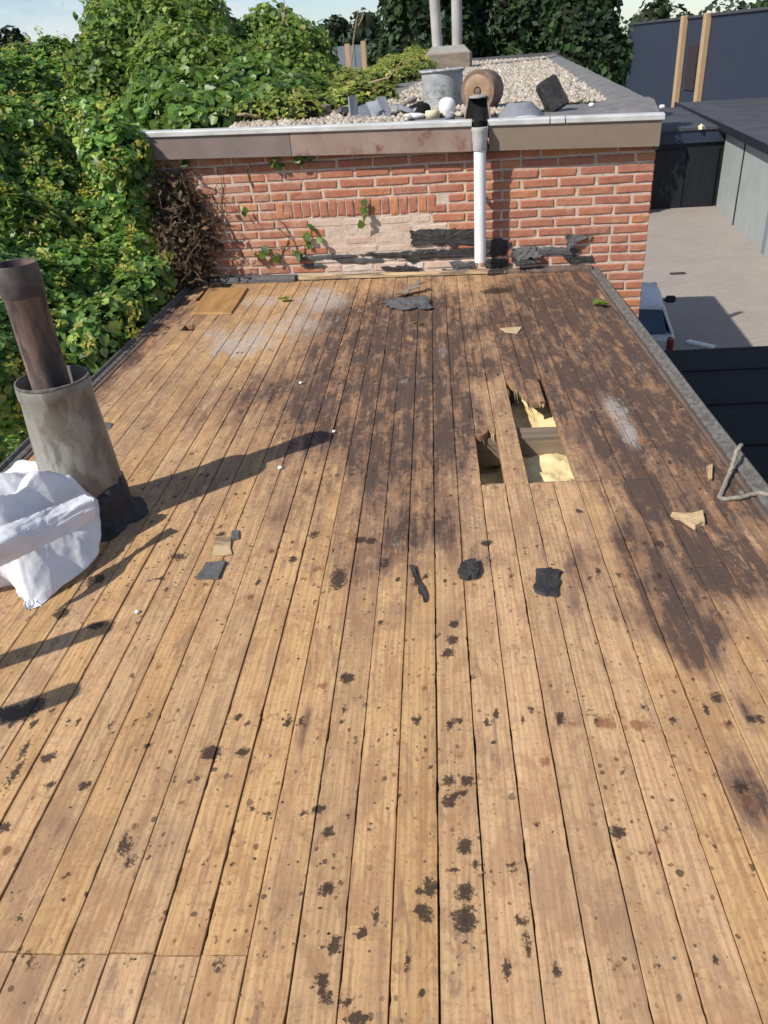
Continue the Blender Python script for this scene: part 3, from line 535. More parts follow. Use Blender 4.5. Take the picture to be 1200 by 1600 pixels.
# pale batten and bitumen strip at the foot of the brick wall
for (xa, xb, za, zb, out_, mt, nm) in ((-0.86, 0.46, 0.0, 0.024, 0.036, M_BATTEN, 'wall_batten'), (-1.55, -0.875, 0.0, 0.034, 0.07, M_TARF, 'bitumen_strip'), (0.465, 0.98, 0.0, 0.026, 0.05, M_DKSTRIP, 'bitumen_strip')):
    m = MB(); n = 40; V = []; Fc = []
    for k in range(n+1):
        u = xa+(xb-xa)*k/n; j = (fbm(np.array([u*6]), np.array([xa]), 3)[0]-0.5)
        for (v, z) in ((-0.004, zb*(1+.5*j)), (-out_*0.75, zb*(1+.5*j)), (-out_*(1+.3*j), zb*.55), (-out_*(1.03+.3*j), 0.003)):
            p = wl2w(u, v, z); V.append(tuple(p))
    for k in range(n):
        for p in range(3): Fc.append((k*4+p, k*4+p+1, (k+1)*4+p+1, (k+1)*4+p))
    m.add(V, Fc); m.build(nm, mt, outb)

# ------------------------------------------------------------------ brick building behind, wall-local frame: u right, v away, z up
bb = thing('brick_building', 'red brick building with brown fascia and gravelled flat roof', 'building', (0, WALL_Y, 0), WALL_A)
UL, UR = -1.72, PW(1022, 260)[0]
b = MB(); b.box(((UL+UR)/2, 5.55+0.012, (GROUND+0.80)/2), (UR-UL-0.006, 11.1, 0.80-GROUND)); b.build('wall', M_BWALL, bb)
# mortar bed right behind the bricks, gently uneven
nu, nz_ = 90, 36; U, Zm = np.meshgrid(np.linspace(UL, UR-0.004, nu), np.linspace(-0.7, 0.79, nz_)); Vv = -0.004-0.006*fbm(U*25, Zm*25, 3)
q = np.arange(nu*nz_).reshape(nz_, nu)
obj('mortar_bed', fast_mesh('mortar_bed', np.stack([U, Vv, Zm], -1).reshape(-1, 3), np.stack([q[:-1, :-1], q[:-1, 1:], q[1:, 1:], q[1:, :-1]], -1).reshape(-1, 4), M_MORTAR), None, bb, True)
def brick_mesh(k):
    r = np.random.default_rng(50+k); m = MB(); d = 0.012
    ring = lambda x, z, y: [(-x, y, -z), (0, y, -z), (x, y, -z), (x, y, z), (0, y, z), (-x, y, z)]
    P = ring(0.5, 0.5, 0.0)+ring(0.5, 0.5, -d*0.62)+ring(0.468, 0.375, -d)
    V = [(x+r.normal(0, .006)*(j > 5), y+r.normal(0, .0009)*(j > 5), z+r.normal(0, .022)*(j > 5)) for j, (x, y, z) in enumerate(P)]
    Fc = [(a*6+i, a*6+(i+1) % 6, a*6+6+(i+1) % 6, a*6+6+i) for a in (0, 1) for i in range(6)] + [(12, 13, 16, 17), (13, 14, 15, 16)]
    m.add(V, Fc); me = bpy.data.meshes.new('brick'); me.from_pydata(m.v, [], m.f)
    import bmesh
    bm = bmesh.new(); bm.from_mesh(me); bmesh.ops.recalc_face_normals(bm, faces=bm.faces); bm.to_mesh(me); bm.free()
    return me
BM = {}
for key, mt in (('red', M_BRICK), ('cream', M_CREAM), ('white', M_WHITEB), ('dirt', M_DIRTB)):
    BM[key] = [brick_mesh(k) for k in range(5)]
    for me in BM[key]: me.materials.append(mt)
def put_brick(u0, u1, z0, z1, key, r, proud=0.0):
    me = BM[key][r.integers(5)]; o = bpy.data.objects.new('brick', me); COL.objects.link(o); o.parent = bb
    o.location = ((u0+u1)/2, -0.002-proud+r.normal(0, .0012), (z0+z1)/2); o.scale = (u1-u0, 1, z1-z0); o.rotation_euler = (0, r.normal(0, .006)*(0.2/max(u1-u0, .05)), 0)
CP = 0.0553; Z0 = 0.03+CP*0.1
pt = lambda x, y: PW(x, y)
wu0, wu1 = pt(492, 360)[0], pt(682, 360)[0]; su0 = pt(440, 320)[0]; pz_top, pz_bot = pt(580, 339)[2], pt(580, 400)[2]
kr = int(round((pz_top-Z0)/CP)); pz_top = Z0+kr*CP; kb = int(round((pz_bot-Z0)/CP)); sol_top = pz_top+2*CP
r = np.random.default_rng(77); prev = []
for k in range(-11, 14):
    z0 = Z0+k*CP+0.0065+r.normal(0, .0008); z1 = Z0+(k+1)*CP-0.0068; u = UR; joints = []; first = True
    if k < -7: continue
    while u > UL+0.03:
        L = 0.200 if not first else (0.2 if k % 2 == 0 else 0.098)
        if not first and r.random() < 0.22: L = 0.098
        L *= r.uniform(0.965, 1.03)
        if any(abs(u-L-0.0095-p) < 0.028 for p in prev): L = 0.098 if L > .15 else 0.2
        u0 = max(u-L, UL); joints.append(u0)
        key = 'red'; zc = (z0+z1)/2; mid = (u+u0)/2
        skip = False
        if wu0-0.005 < mid < wu1+0.0 and kb <= k < kr: key = 'cream'
        if su0 < mid < wu1 and kr <= k < kr+2: skip = True
        if k == kb-1 and wu0-0.02 < mid < pt(742, 400)[0]: key = 'white' if r.random() < .6 else 'cream'
        if k == kb-2 and wu0-0.05 < mid < pt(735, 400)[0]: key = 'white'
        if key == 'red' and zc < 0.16 and zc > 0.0 and pt(760, 390)[0] < mid < pt(905, 390)[0] and r.random() < .55: key = 'dirt'
        if key == 'red' and zc < 0.06 and zc > -0.02 and mid < 0.9 and r.random() < .5: key = 'dirt'
        if k < 0 and mid < 0.78: skip = True
        if not skip and u-u0 > 0.03: put_brick(u0, u, z0, z1, key, r, -0.0055 if key == 'cream' else 0)
        u = u0-0.0145*r.uniform(.75, 1.35); first = False
    prev = joints
u = wu1-0.002
while u > su0:
    w = 0.0475*r.uniform(.93, 1.05); put_brick(u-w, u, pz_top+0.006, sol_top-0.006, 'red', r); u -= w+0.0085
# fascia, trim, roof
def wb(x, y, o): return PW(x, y, o)
FO = 0.085
def fas_z(u, top): 
    a, c = (PW(270, 217, FO), PW(1030, 191, FO)) if top else (PW(285, 249, FO), PW(1022, 229, FO))
    return a[2]+(c[2]-a[2])*(u-a[0])/(c[0]-a[0])
u_of = lambda x, y=215: PW(x, y, FO)[0]
UE = u_of(1033, 200)
for (xa, xb, mt) in ((-1, 452, M_FASG), (453, 737, M_FASR), (764, 1200, M_FASB)):
    ua = UL-0.05 if xa < 0 else u_of(xa); ub = UE if xb > 1100 else u_of(xb)
    m = MB(); V = []; Fc = []; n = 14
    for i in range(n+1):
        u = ua+(ub-ua)*i/n; w = 0.003*(fbm(np.array([u*5.0]), np.array([2.0]), 2)[0]-.5)
        for (v, z) in ((-FO+0.012, fas_z(u, 0)-0.0), (-FO+w, fas_z(u, 0)+.001), (-FO+w*.5, (fas_z(u, 0)+fas_z(u, 1))/2), (-FO, fas_z(u, 1)+0.012), (-FO+0.012, fas_z(u, 1)+0.012)): V.append((u, v, z))
    for i in range(n):
        for p in range(5): Fc.append((i*5+p, i*5+(p+1) % 5, i*5+5+(p+1) % 5, i*5+5+p))
    Fc += [tuple(range(5)), tuple(range(n*5, n*5+5))]
    m.add(V, Fc); m.build('fascia_panel', mt, bb)
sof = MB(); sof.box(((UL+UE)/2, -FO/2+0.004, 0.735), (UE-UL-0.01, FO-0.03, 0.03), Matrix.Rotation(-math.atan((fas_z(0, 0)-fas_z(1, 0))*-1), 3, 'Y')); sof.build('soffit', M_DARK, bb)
for (xa, xb) in ((-1, 738), (762, 859), (860, 883), (884, 1200)):
    ua = UL-0.06 if xa < 0 else u_of(xa, 195); ub = UE+0.012 if xb > 1100 else u_of(xb, 195)-0.003
    m = MB(); V = []; Fc = []; n = 12; prof = [(-FO-0.004, 0.006), (-FO-0.012, 0.010), (-FO-0.012, 0.032), (-FO-0.006, 0.038), (-FO+0.05, 0.042), (-FO+0.05, 0.02)]
    for i in range(n+1):
        u = ua+(ub-ua)*i/n; z = fas_z(u, 1)+0.004
        for (v, dz) in prof: V.append((u, v, z+dz))
    for i in range(n):
        for p in range(6): Fc.append((i*6+p, i*6+(p+1) % 6, i*6+6+(p+1) % 6, i*6+6+p))
    Fc += [tuple(range(6)), tuple(range(n*6, n*6+6))]
    m.add(V, Fc); m.build('roof_edge_trim', M_ALU, bb)
ROOF_D = 11.1
def roof_z(u, v): return fas_z(u, 1)+0.028+0.0095*np.maximum(v, 0)+ (0.87-fas_z(u, 1)-0.0)*np.clip(v/10, 0, 1)*0.6
nu, nv = 40, 70; U, Vv = np.meshgrid(np.linspace(UL-0.03, UE, nu), np.concatenate([np.linspace(-FO+0.04, 1, 30), np.linspace(1.05, ROOF_D, nv-30)]))
kerb = 0.05*np.clip((U-(UE-0.26))/0.2, 0, 1)*np.clip((Vv+.05)/.5, 0, 1)
Zr = roof_z(U, Vv)+kerb+0.012*(fbm(U*4, Vv*4, 3)-.5)+0.03*np.clip((U-(UE-0.75))/0.5, 0, 1)*np.clip((0.55-Vv)/0.3, 0, 1)*np.clip((Vv+.04)/.25, 0, 1)
q = np.arange(nu*nv).reshape(nv, nu)
obj('roof_covering', fast_mesh('roof_covering', np.stack([U, Vv, Zr], -1).reshape(-1, 3), np.stack([q[:-1, :-1], q[:-1, 1:], q[1:, 1:], q[1:, :-1]], -1).reshape(-1, 4), M_ROOFB), None, bb, True)
for (ua, ub, va, vb) in ((UE-0.018, UE+0.004, -FO+0.05, ROOF_D),):
    m = MB(); m.add([(ua, va, fas_z(UE, 1)-0.14), (ub, va, fas_z(UE, 1)-0.14), (ub, vb, 0.80), (ua, vb, 0.80), (ua, va, fas_z(UE, 1)+0.04), (ub, va, fas_z(UE, 1)+0.036), (ub, vb, 1.045), (ua, vb, 1.05)], [(0, 3, 2, 1), (4, 5, 6, 7), (0, 1, 5, 4), (1, 2, 6, 5), (2, 3, 7, 6), (3, 0, 4, 7)]); m.build('fascia_panel', M_TARF, bb)
m = MB(); m.box(((UL+UE)/2, ROOF_D+0.01, 0.9), (UE-UL, 0.03, 0.3)); m.build('fascia_panel', M_TARF, bb)
# bitumen remains on the wall
def tar_patch(name, pts, mt, thick=0.006, jag=0.006, seed=0, parent=None, n_sub=8):
    r = np.random.default_rng(seed); P = []
    L = [PW(*p)[[0, 2]] for p in pts]
    for a, c in zip(L, L[1:]+L[:1]):
        for k in range(n_sub):
            t = k/n_sub; P.append(a+(c-a)*t+(r.normal(0, jag, 2) if k else r.normal(0, jag*.4, 2)))
    c = np.mean(P, 0); m = MB(); n = len(P); v0, v1 = -0.0125, -0.0125-thick
    V = [(p[0], v0, p[1]) for p in P]+[(p[0], v1+r.normal(0, .001), p[1]) for p in P]+[(c[0]+(p[0]-c[0])*.5, v1-0.003-abs(r.normal(0, .002)), c[1]+(p[1]-c[1])*.5) for p in P]+[(c[0], v1-0.004, c[1])]
    Fc = [(i, (i+1) % n, n+(i+1) % n, n+i) for i in range(n)]+[(n+i, n+(i+1) % n, 2*n+(i+1) % n, 2*n+i) for i in range(n)]+[(2*n+i, 2*n+(i+1) % n, 3*n) for i in range(n)]
    m.add(V, Fc); return m.build(name, mt, bb)
tar_patch('bitumen_remnant', [(642,359),(690,357),(743,357),(743,383),(722,378),(712,386),(700,376),(690,384),(672,378),(655,384),(643,382)], M_TAR, seed=1)
tar_patch('bitumen_remnant', [(560,396),(620,393),(660,389),(700,390),(743,386),(743,400),(700,402),(660,404),(645,411),(632,403),(590,401)], M_TAR, seed=2, jag=.004)
tar_patch('bitumen_remnant', [(468,401),(500,398),(560,397),(556,402),(500,404),(470,406)], M_TARF, seed=3, jag=.003)
tar_patch('bitumen_remnant', [(757,375),(785,372),(800,378),(790,398),(770,402),(757,396)], M_TAR, seed=4, jag=.004)
tar_patch('bitumen_remnant', [(800,388),(850,384),(905,388),(902,396),(850,398),(805,402)], M_TARF, seed=5, jag=.005)
tar_patch('bitumen_remnant', [(700,408),(742,408),(742,416),(712,420)], M_TARF, seed=6, jag=.004)
tar_patch('bitumen_remnant', [(860,418),(905,416),(920,424),(880,430),(855,428)], M_TARF, seed=7, jag=.005)
for sd_, pts_ in enumerate(([(520,404),(560,402),(600,404),(596,409),(540,410)], [(596,416),(640,414),(662,420),(640,424),(600,422)], [(470,412),(500,410),(512,416),(480,420)], [(756,404),(790,404),(800,414),(770,420),(757,416)], [(350,432),(400,428),(440,432),(400,440),(352,442)], [(880,400),(925,398),(930,408),(890,412)], [(690,420),(735,418),(738,428),(700,430)])):
    tar_patch('bitumen_remnant', pts_, (M_TARF, M_TAR)[sd_ % 2], .004, .0045, 40+sd_)
def crumple_sheet(name, corners, mt, parent, nu=14, nv=9, amp=0.018, seed=0, thick=0.004, fray=0.012, bulge=0.0):
    r = np.random.default_rng(seed); A, B_, C_, D = [np.asarray(c, float) for c in corners]
    nrm = np.cross(B_-A, D-A); nrm = nrm/np.linalg.norm(nrm); nrm = -nrm if bulge and nrm[2] < 0 else nrm; m = MB(); V = []
    for j in range(nv):
        for i in range(nu):
            s, t = i/(nu-1), j/(nv-1); p = A*(1-s)*(1-t)+B_*s*(1-t)+C_*s*t+D*(1-s)*t
            a = abs(fbm(np.array([s*4+seed]), np.array([t*3+seed*2]), 3)[0]-.5)*4-.6
            p = p+nrm*(amp*a+bulge*math.sin(math.pi*t)*(.8+.4*math.sin(s*7)))
            if i in (0, nu-1) or j in (0, nv-1): p = p+r.normal(0, fray, 3)*(1, 1, .4)
            V.append(p)
    F1 = [(j*nu+i, j*nu+i+1, (j+1)*nu+i+1, (j+1)*nu+i) for j in range(nv-1) for i in range(nu-1)]
    N = len(V); V2 = [p-nrm*thick for p in V]
    rim = [i for i in range(nu)]+[j*nu+nu-1 for j in range(1, nv)]+[(nv-1)*nu+i for i in range(nu-2, -1, -1)]+[j*nu for j in range(nv-2, 0, -1)]
    F2 = [tuple(i+N for i in f[::-1]) for f in F1]+[(rim[k], rim[(k+1) % len(rim)], rim[(k+1) % len(rim)]+N, rim[k]+N) for k in range(len(rim))]
    m.add(V+V2, F1+F2); return m.build(name, mt, parent)
P_ = lambda x, y, o: PW(x, y, o)
crumple_sheet('bitumen_flap', [P_(800,388,.016), P_(836,384,.016), P_(848,402,.05), P_(800,408,.04)], M_TARF, bb, amp=.010, seed=3, fray=.006)
crumple_sheet('bitumen_flap', [P_(884,366,.016), P_(928,368,.02), P_(902,378,.05), P_(886,392,.05)], M_TARF, bb, amp=.007, seed=8, fray=.004)
crumple_sheet('bitumen_flap', [P_(800,402,.02), P_(830,404,.02), P_(852,412,.06), P_(806,416,.07)], M_TAR, bb, amp=.012, seed=14, fray=.006)

# ------------------------------------------------------------------ drainpipe
pu = PW(750, 300, 0.125); ptop = PW(748, 200, 0.125)[2]; pbot = PW(751, 409, 0.125)[2]
pl = wl2w(pu[0], -0.125, 0)
dp = thing('drainpipe', 'white plastic drainpipe hanging down the red brick wall', 'pipe', tuple(pl), WALL_A)
m = MB(); m.lathe([(0.0345, pbot), (0.0345, ptop-0.1), (0.0345, ptop-0.098)], 28); m.lathe([(0.0318, pbot), (0.0318, ptop-0.12)], 28)
m.lathe([(0.0318, pbot), (0.0345, pbot)], 28); o = m.build('pipe', M_PVC, dp); smooth_angle(o, 40)
m = MB(); m.lathe([(0.0385, ptop-0.115), (0.041, ptop-0.112), (0.041, ptop-0.07), (0.044, ptop-0.064), (0.044, ptop-0.02), (0.047, ptop-0.016), (0.047, ptop+0.004), (0.04, ptop+0.006), (0.038, ptop-0.03)], 28); o = m.build('collar', M_PVCG, dp); smooth_angle(o, 40)
m = MB(); m.tube([(0, 0, ptop-0.03), (0, 0.005, ptop+0.02), (0, 0.05, ptop+0.055), (0, 0.16, ptop+0.06)], 0.034, 16); o = m.build('elbow', M_DARK, dp); smooth_angle(o, 40)
m = MB(); m.box((0, 0.076, ptop-0.35), (0.016, 0.088, 0.02)); m.build('pipe_bracket', M_PVCG, dp)

# ------------------------------------------------------------------ chimney flue on the deck
cb = PZ(147, 808); fl = thing('flue_chimney', 'leaning rusty flue pipe inside a grey zinc sleeve with tarred foot', 'chimney', (cb[0], cb[1], 0))
m = MB(); z1 = 0.47
m.lathe([(0.120, 0.06), (0.118, 0.12), (0.111, 0.25), (0.104, 0.38), (0.1015, 0.425), (0.1045, 0.43), (0.1045, 0.462), (0.1015, z1), (0.097, z1), (0.094, 0.3), (0.094, 0.05)], 48, (0, 0, 0), 0.006); o = m.build('sleeve', M_ZINC, fl); smooth_angle(o, 45)
m = MB(); m.lathe([(0.1018, 0.464), (0.1045, 0.468), (0.104, 0.474), (0.099, 0.475), (0.097, 0.47)], 48, wob=.012); o = m.build('rim_band', M_LEAD, fl); smooth_angle(o, 45)
m = MB(); q = 0.0
m.lathe([(0.054, 0.02), (0.054, 0.5), (0.0535, 0.70), (0.057, 0.705), (0.057, 0.795), (0.0535, 0.795), (0.05, 0.68), (0.048, 0.3)], 40, (-0.012, 0.008, 0), 0.004); o = m.build('flue_pipe', M_RUST, fl); smooth_angle(o, 45)
m = MB(); m.lathe([(0.0576, 0.712), (0.0588, 0.714), (0.0592, 0.79), (0.0576, 0.798), (0.0545, 0.797), (0.054, 0.72)], 40, (-0.012, 0.008, 0), 0.004); o = m.build('pipe_band', M_SOOT, fl); smooth_angle(o, 45)
m = MB(); V = []; Fc = []; seg = 64; rr = np.random.default_rng(9)
prof = [(0.114, 0.13), (0.122, 0.125), (0.126, 0.09), (0.129, 0.045), (0.137, 0.016), (0.154, 0.005), (0.163, 0.0)]
for a, (rad, z) in enumerate(prof):
    for k in range(seg):
        an = 2*math.pi*k/seg; nz = fbm(np.array([an*2.2+a*.2]), np.array([a*.6]), 3)[0]-.5
        V.append(((rad+nz*(0.01 if a < 4 else 0.06))*math.cos(an), (rad+nz*(0.01 if a < 4 else 0.06))*math.sin(an), max(z+(nz*0.05 if a < 2 else nz*.01), 0.002 if a < 6 else -0.002)))
for a in range(len(prof)-1):
    for k in range(seg): Fc.append((a*seg+k, a*seg+(k+1) % seg, (a+1)*seg+(k+1) % seg, (a+1)*seg+k))
m.add(V, Fc); o = m.build('tar_flashing', M_TAR, fl, True)

# ------------------------------------------------------------------ crumpled white plastic sack beside the flue
def make_sack():
    out_px = [(-140, 790), (-60, 745), (0, 742), (40, 728), (95, 745), (150, 778), (156, 812), (158, 840), (150, 870), (120, 900), (85, 928), (48, 950), (30, 925), (5, 905), (-40, 915), (-110, 930), (-190, 900)]
    zs = [0.12, 0.15, 0.17, 0.18, 0.16, 0.12, 0.08, 0.05, 0.03, 0.015, 0.008, 0.006, 0.03, 0.05, 0.05, 0.03, 0.04]
    P = np.array([PZ(x, y, z) for (x, y), z in zip(out_px, zs)])
    cen = PZ(30, 835, 0.14); root = thing('plastic_sack', 'crumpled white plastic sack lying against the grey flue', 'sack', (cen[0], cen[1], 0))
    nb, nr = 220, 70; V = np.zeros((nr, nb, 3)); n = len(P)
    for k in range(nb):
        t = k/nb*n; i = int(t) % n; f = t-int(t); p0, p1, p2, p3 = P[(i-1) % n], P[i], P[(i+1) % n], P[(i+2) % n]
        rim = 0.5*((2*p1)+(-p0+p2)*f+(2*p0-5*p1+4*p2-p3)*f*f+(-p0+3*p1-3*p2+p3)*f**3)
        for j in range(nr):
            s = 1-j/(nr-1); c = np.array([cen[0], cen[1], 0.17]); V[j, k] = c+(rim-c)*s; V[j, k, 2] += 0.05*math.sin(s*math.pi)*1.0
    X, Y = V[..., 0], V[..., 1]
    A, B_ = PZ(-60, 915, 0.12), PZ(135, 785, 0.12); fd = (B_-A)[:2]; fd = fd/np.linalg.norm(fd); fa = math.atan2(fd[1], fd[0])
    rs = np.random.default_rng(3); Z = np.zeros_like(X); wx = X+0.03*(fbm(X*7, Y*7, 2)-.5); wy = Y+0.03*(fbm(X*7+9, Y*7, 2)-.5)
    for k in range(13):
        an = fa+math.pi/2+rs.normal(0, .45); per = rs.uniform(.06, .30); u_ = (wx*math.cos(an)+wy*math.sin(an))/per+rs.random()
        tri = np.abs((u_ % 1)-.5)*2-.5; msk = np.clip(fbm(X*5+k*7, Y*5+k*3, 2)*2.6-.8, 0, 1); Z += tri*per*.16*msk
    def band(a, b, w, h, sharp=3.0):              # one big fold: steep on the near side, gentle behind
        A, B_ = PZ(*a, 0.12), PZ(*b, 0.12); d = (B_-A)[:2]; L = np.linalg.norm(d); d = d/L
        s_ = (X-A[0])*d[0]+(Y-A[1])*d[1]; o = (X-A[0])*-d[1]+(Y-A[1])*d[0]+0.02*(fbm(s_*14, s_*0+h*50, 2)-.5)
        return h*np.where(o > 0, np.clip(1-o/w, 0, 1), np.clip(1+o/w*sharp, 0, 1))*np.clip(s_/0.06+.4, 0, 1)*np.clip((L-s_)/0.06+.4, 0, 1)
    lim = np.clip(np.linspace(0, 1, nr)[:, None]*6+0.2, 0, 1)
    Z += band((-70, 905), (140, 785), .10, .085)+band((45, 940), (152, 845), .06, .05)+band((-40, 760), (140, 765), .06, .05, 1.6)-band((-40, 845), (90, 785), .07, .05, 1.2)
    V[..., 2] += Z*lim
    V[..., 0] += (fbm(X*30, Y*30+5, 2)-.5)*0.010; V[..., 1] += (fbm(X*30+20, Y*30, 2)-.5)*0.010
    V[..., 2] = np.maximum(V[..., 2], 0.004)
    V = np.concatenate([V, V[-1:].mean(1, keepdims=True).repeat(nb, 1)])[:nr]
    low = V[0].copy(); low = low*1.0; ctr = low.mean(0); low[:, :2] = ctr[:2]+(low[:, :2]-ctr[:2])*0.86; low[:, 2] = np.maximum(low[:, 2]*0.15, 0.002)
    VV = np.concatenate([low[None], V]) ; R_ = nr+1; q = np.arange(R_*nb).reshape(R_, nb)
    Fq = np.stack([q[:-1, :], np.roll(q, -1, 1)[:-1, :], np.roll(q, -1, 1)[1:, :], q[1:, :]], -1).reshape(-1, 4)
    W_ = VV.reshape(-1, 3)-np.array([cen[0], cen[1], 0])
    o = obj('film', fast_mesh('film', W_, Fq, M_BAG), None, root, True)
    fc = [PZ(x, y, z)-np.array([cen[0], cen[1], 0]) for x, y, z in ((-60, 915, .17), (146, 815, .13), (132, 772, .20), (-40, 840, .235))]
    crumple_sheet('fold_over', fc, M_BAG, root, 44, 18, 0.006, 9, 0.0015, 0.0012, 0.034)
    tl = [PZ(x, y, z)-np.array([cen[0], cen[1], 0]) for x, y, z in ((28, 915, .03), (72, 905, .025), (58, 946, .006), (40, 952, .006))]
    crumple_sheet('torn_tail', tl, M_BAG, root, 10, 10, 0.012, 5, 0.0015, 0.006)
make_sack()

# ------------------------------------------------------------------ ladder standing against the left edge, out of frame; only its shadow is seen
tips = [PZ(163, 980), PZ(112, 1080)]; hh = 0.62; k_ = 1.07
tops = [np.array([t[0]-k_*math.sin(SUN_AZ)*hh, t[1]-k_*math.cos(SUN_AZ)*hh, hh]) for t in tips]
ld_ = thing('ladder', 'aluminium ladder leaning on the left roof edge beside the sack', 'ladder', (-2.6, tops[0][1], GROUND))
feet = [np.array([-2.75, t[1], GROUND]) for t in tops]; org = np.array([-2.6, tops[0][1], GROUND])
for t, f in zip(tops, feet):
    m = MB(); m.tube([f-org, t-org], 0.03, 8); m.build('stile', M_LADDER, ld_)
for k in range(17):
    s = (k+.5)/18.5; m = MB(); m.tube([feet[0]+(tops[0]-feet[0])*s-org, feet[1]+(tops[1]-feet[1])*s-org], 0.013, 8); m.build('rung', M_LADDER, ld_)

# ------------------------------------------------------------------ scraps lying on the deck
def flake(name, pts, z, thick, mt, label, cat, group=None, jag=0.003, seed=0, curl=0.0):
    r = np.random.default_rng(seed); W_ = [PZ(x, y) for x, y in pts]; c = np.mean(W_, 0); Q = []
    for a, b_ in zip(W_, W_[1:]+W_[:1]):
        for k in range(3): Q.append((a+(b_-a)*k/3+np.array([*r.normal(0, jag, 2), 0])-c)*(1, 1, 0))
    n = len(Q); m = MB(); rad = max(np.linalg.norm(q) for q in Q)
    zt = lambda q: z+thick+curl*(np.linalg.norm(q)/rad)**2+r.normal(0, thick*.10)
    V = [(q[0]*1.02, q[1]*1.02, z) for q in Q]+[(q[0]*.97, q[1]*.97, zt(q)) for q in Q]+[(q[0]*.45, q[1]*.45, zt(q*.45)) for q in Q]+[(0, 0, zt(q*0))]
    Fc = [(i, (i+1) % n, n+(i+1) % n, n+i) for i in range(n)]+[(n+i, n+(i+1) % n, 2*n+(i+1) % n, 2*n+i) for i in range(n)]+[(2*n+i, 2*n+(i+1) % n, 3*n) for i in range(n)]+[tuple(range(n-1, -1, -1))]
    m.add(V, Fc); o = m.build(name, mt, None, False, (c[0], c[1], 0.002)); return tag(o, label, cat, group)
flake('felt_scrap', [(322,881),(354,879),(342,906),(307,906)], 0, .004, M_TARF, 'small square grey felt scrap on the boards below the flue shadow', 'roofing scrap', None, .0006, 1, .003)
flake('felt_scrap', [(362,831),(374,830),(374,843),(362,844)], 0, .003, M_TARF, 'tiny dark felt scrap just above the small square grey scrap', 'roofing scrap', None, .0004, 2)
flake('felt_scrap', [(160,661),(176,662),(174,671),(160,672)], 0, .003, M_TARF, 'small grey felt scrap beside the right edge of the grey flue', 'roofing scrap', None, .0006, 3)
flake('tar_lump', [(838,893),(862,891),(878,897),(876,912),(868,932),(842,930),(832,922),(838,910)], 0, .006, M_TAR, 'largest black tar flake with ragged edge on the boards', 'tar lump', None, .003, 4, .004)
flake('tar_lump', [(722,884),(738,878),(750,888),(746,905),(724,908),(718,896)], 0, .014, M_TAR, 'lumpy grey black tar clod left of the largest tar flake', 'tar lump', None, .004, 5)
flake('plywood_patch', [(298,492),(326,452),(388,452),(362,492)], 0.001, .009, M_PLY, 'orange plywood patch in the far left corner of the deck', 'board', None, .001, 6)
flake('wood_splinter', [(1048,808),(1098,806),(1100,822),(1088,828),(1062,814)], 0, .012, M_BATTEN, 'pale broken wood splinter on the dark right boards', 'splinter', None, .003, 7, .006)
flake('wood_splinter', [(782,514),(816,512),(808,522),(790,520)], 0, .004, M_BATTEN, 'pale thin wood chip on the boards above the large hole', 'splinter', None, .002, 8)
flake('wood_splinter', [(338,842),(362,840),(362,868),(332,870)], 0, .0035, M_BATTEN, 'pale yellow wood shaving between the two felt scraps', 'splinter', None, .002, 9)
flake('wood_splinter', [(1104,732),(1112,730),(1112,752),(1106,752)], 0, .012, M_BATTEN, 'short upright splinter near the cord on the right edge', 'splinter', None, .001, 10)
nC = 1300; cx = RNG.uniform(-1.5, .93, nC); cy = .55+4.2*RNG.random(nC)**1.2; hs_ = [PZ(*q) for q in ((620, 880), (240, 830), (170, 900), (830, 780), (620, 470), (360, 860), (540, 1300))]
for k in range(600): h_ = hs_[RNG.integers(len(hs_))]; cx[k], cy[k] = h_[0]+RNG.normal(0, .16), h_[1]+RNG.normal(0, .22)
for k in range(600, 860): cx[k] = RNG.uniform(-1.45, .9); cy[k] = wall_y(cx[k])-.06-abs(RNG.normal(0, .06))
ok = (cx > -1.5) & (cx < .93) & (cy > .3) & (cy < 4.98) & ~((cx > .13) & (cx < .47) & (cy > 2.1) & (cy < 3.2)); cx, cy = cx[ok], cy[ok]; nC = len(cx); cr = RNG.uniform(.001, .0034, nC)
oc = np.array([(1, 0, 0), (0, 1, 0), (-1, 0, 0), (0, -1, 0), (0, 0, .8), (0, 0, -.3)])[None]*cr[:, None, None]*RNG.uniform(.5, 1.5, (nC, 6, 3)); oc += np.stack([cx, cy, cr*.4+.0005], -1)[:, None]
tc_ = tints(nC, RNG, [(.03, .026, .024), (.06, .045, .035), (.14, .09, .055), (.35, .27, .18)], [4, 3, 2, 1])
tag(obj('felt_crumbs', fast_mesh('felt_crumbs', oc.reshape(-1, 3), (np.arange(nC)[:, None, None]*6+np.array([(0, 1, 4), (1, 2, 4), (2, 3, 4), (3, 0, 4), (1, 0, 5), (2, 1, 5), (3, 2, 5), (0, 3, 5)])[None]).reshape(-1, 3), M_GRAV, np.repeat(np.concatenate([tc_, np.ones((nC, 1))], 1)[:, None], 6, 1).reshape(-1, 4)), None), 'dark felt crumbs and grit scattered over the boards', None, None, 'stuff')
def crumple_thing(name, corners_px, zs, mt, label, cat, **k):
    P = [PZ(x, y, z) for (x, y), z in zip(corners_px, zs)]; c = np.mean(P, 0); c[2] = 0
    o = crumple_sheet(name, [p-c for p in P], mt, None, **k); o.location = tuple(c); return tag(o, label, cat)
crumple_thing('bitumen_scrap', [(596,472),(668,462),(676,482),(612,482)], (.012, .03, .012, .01), M_TARF, 'torn grey bitumen strip lying near the brick wall', 'roofing scrap', amp=.012, seed=21)
crumple_thing('bitumen_scrap', [(622,458),(660,438),(664,443),(632,462)], (.02, .06, .05, .015), M_OLDWOOD, 'curled dark lath standing up behind the torn bitumen strip', 'roofing scrap', amp=.004, seed=22, nu=8, nv=4)
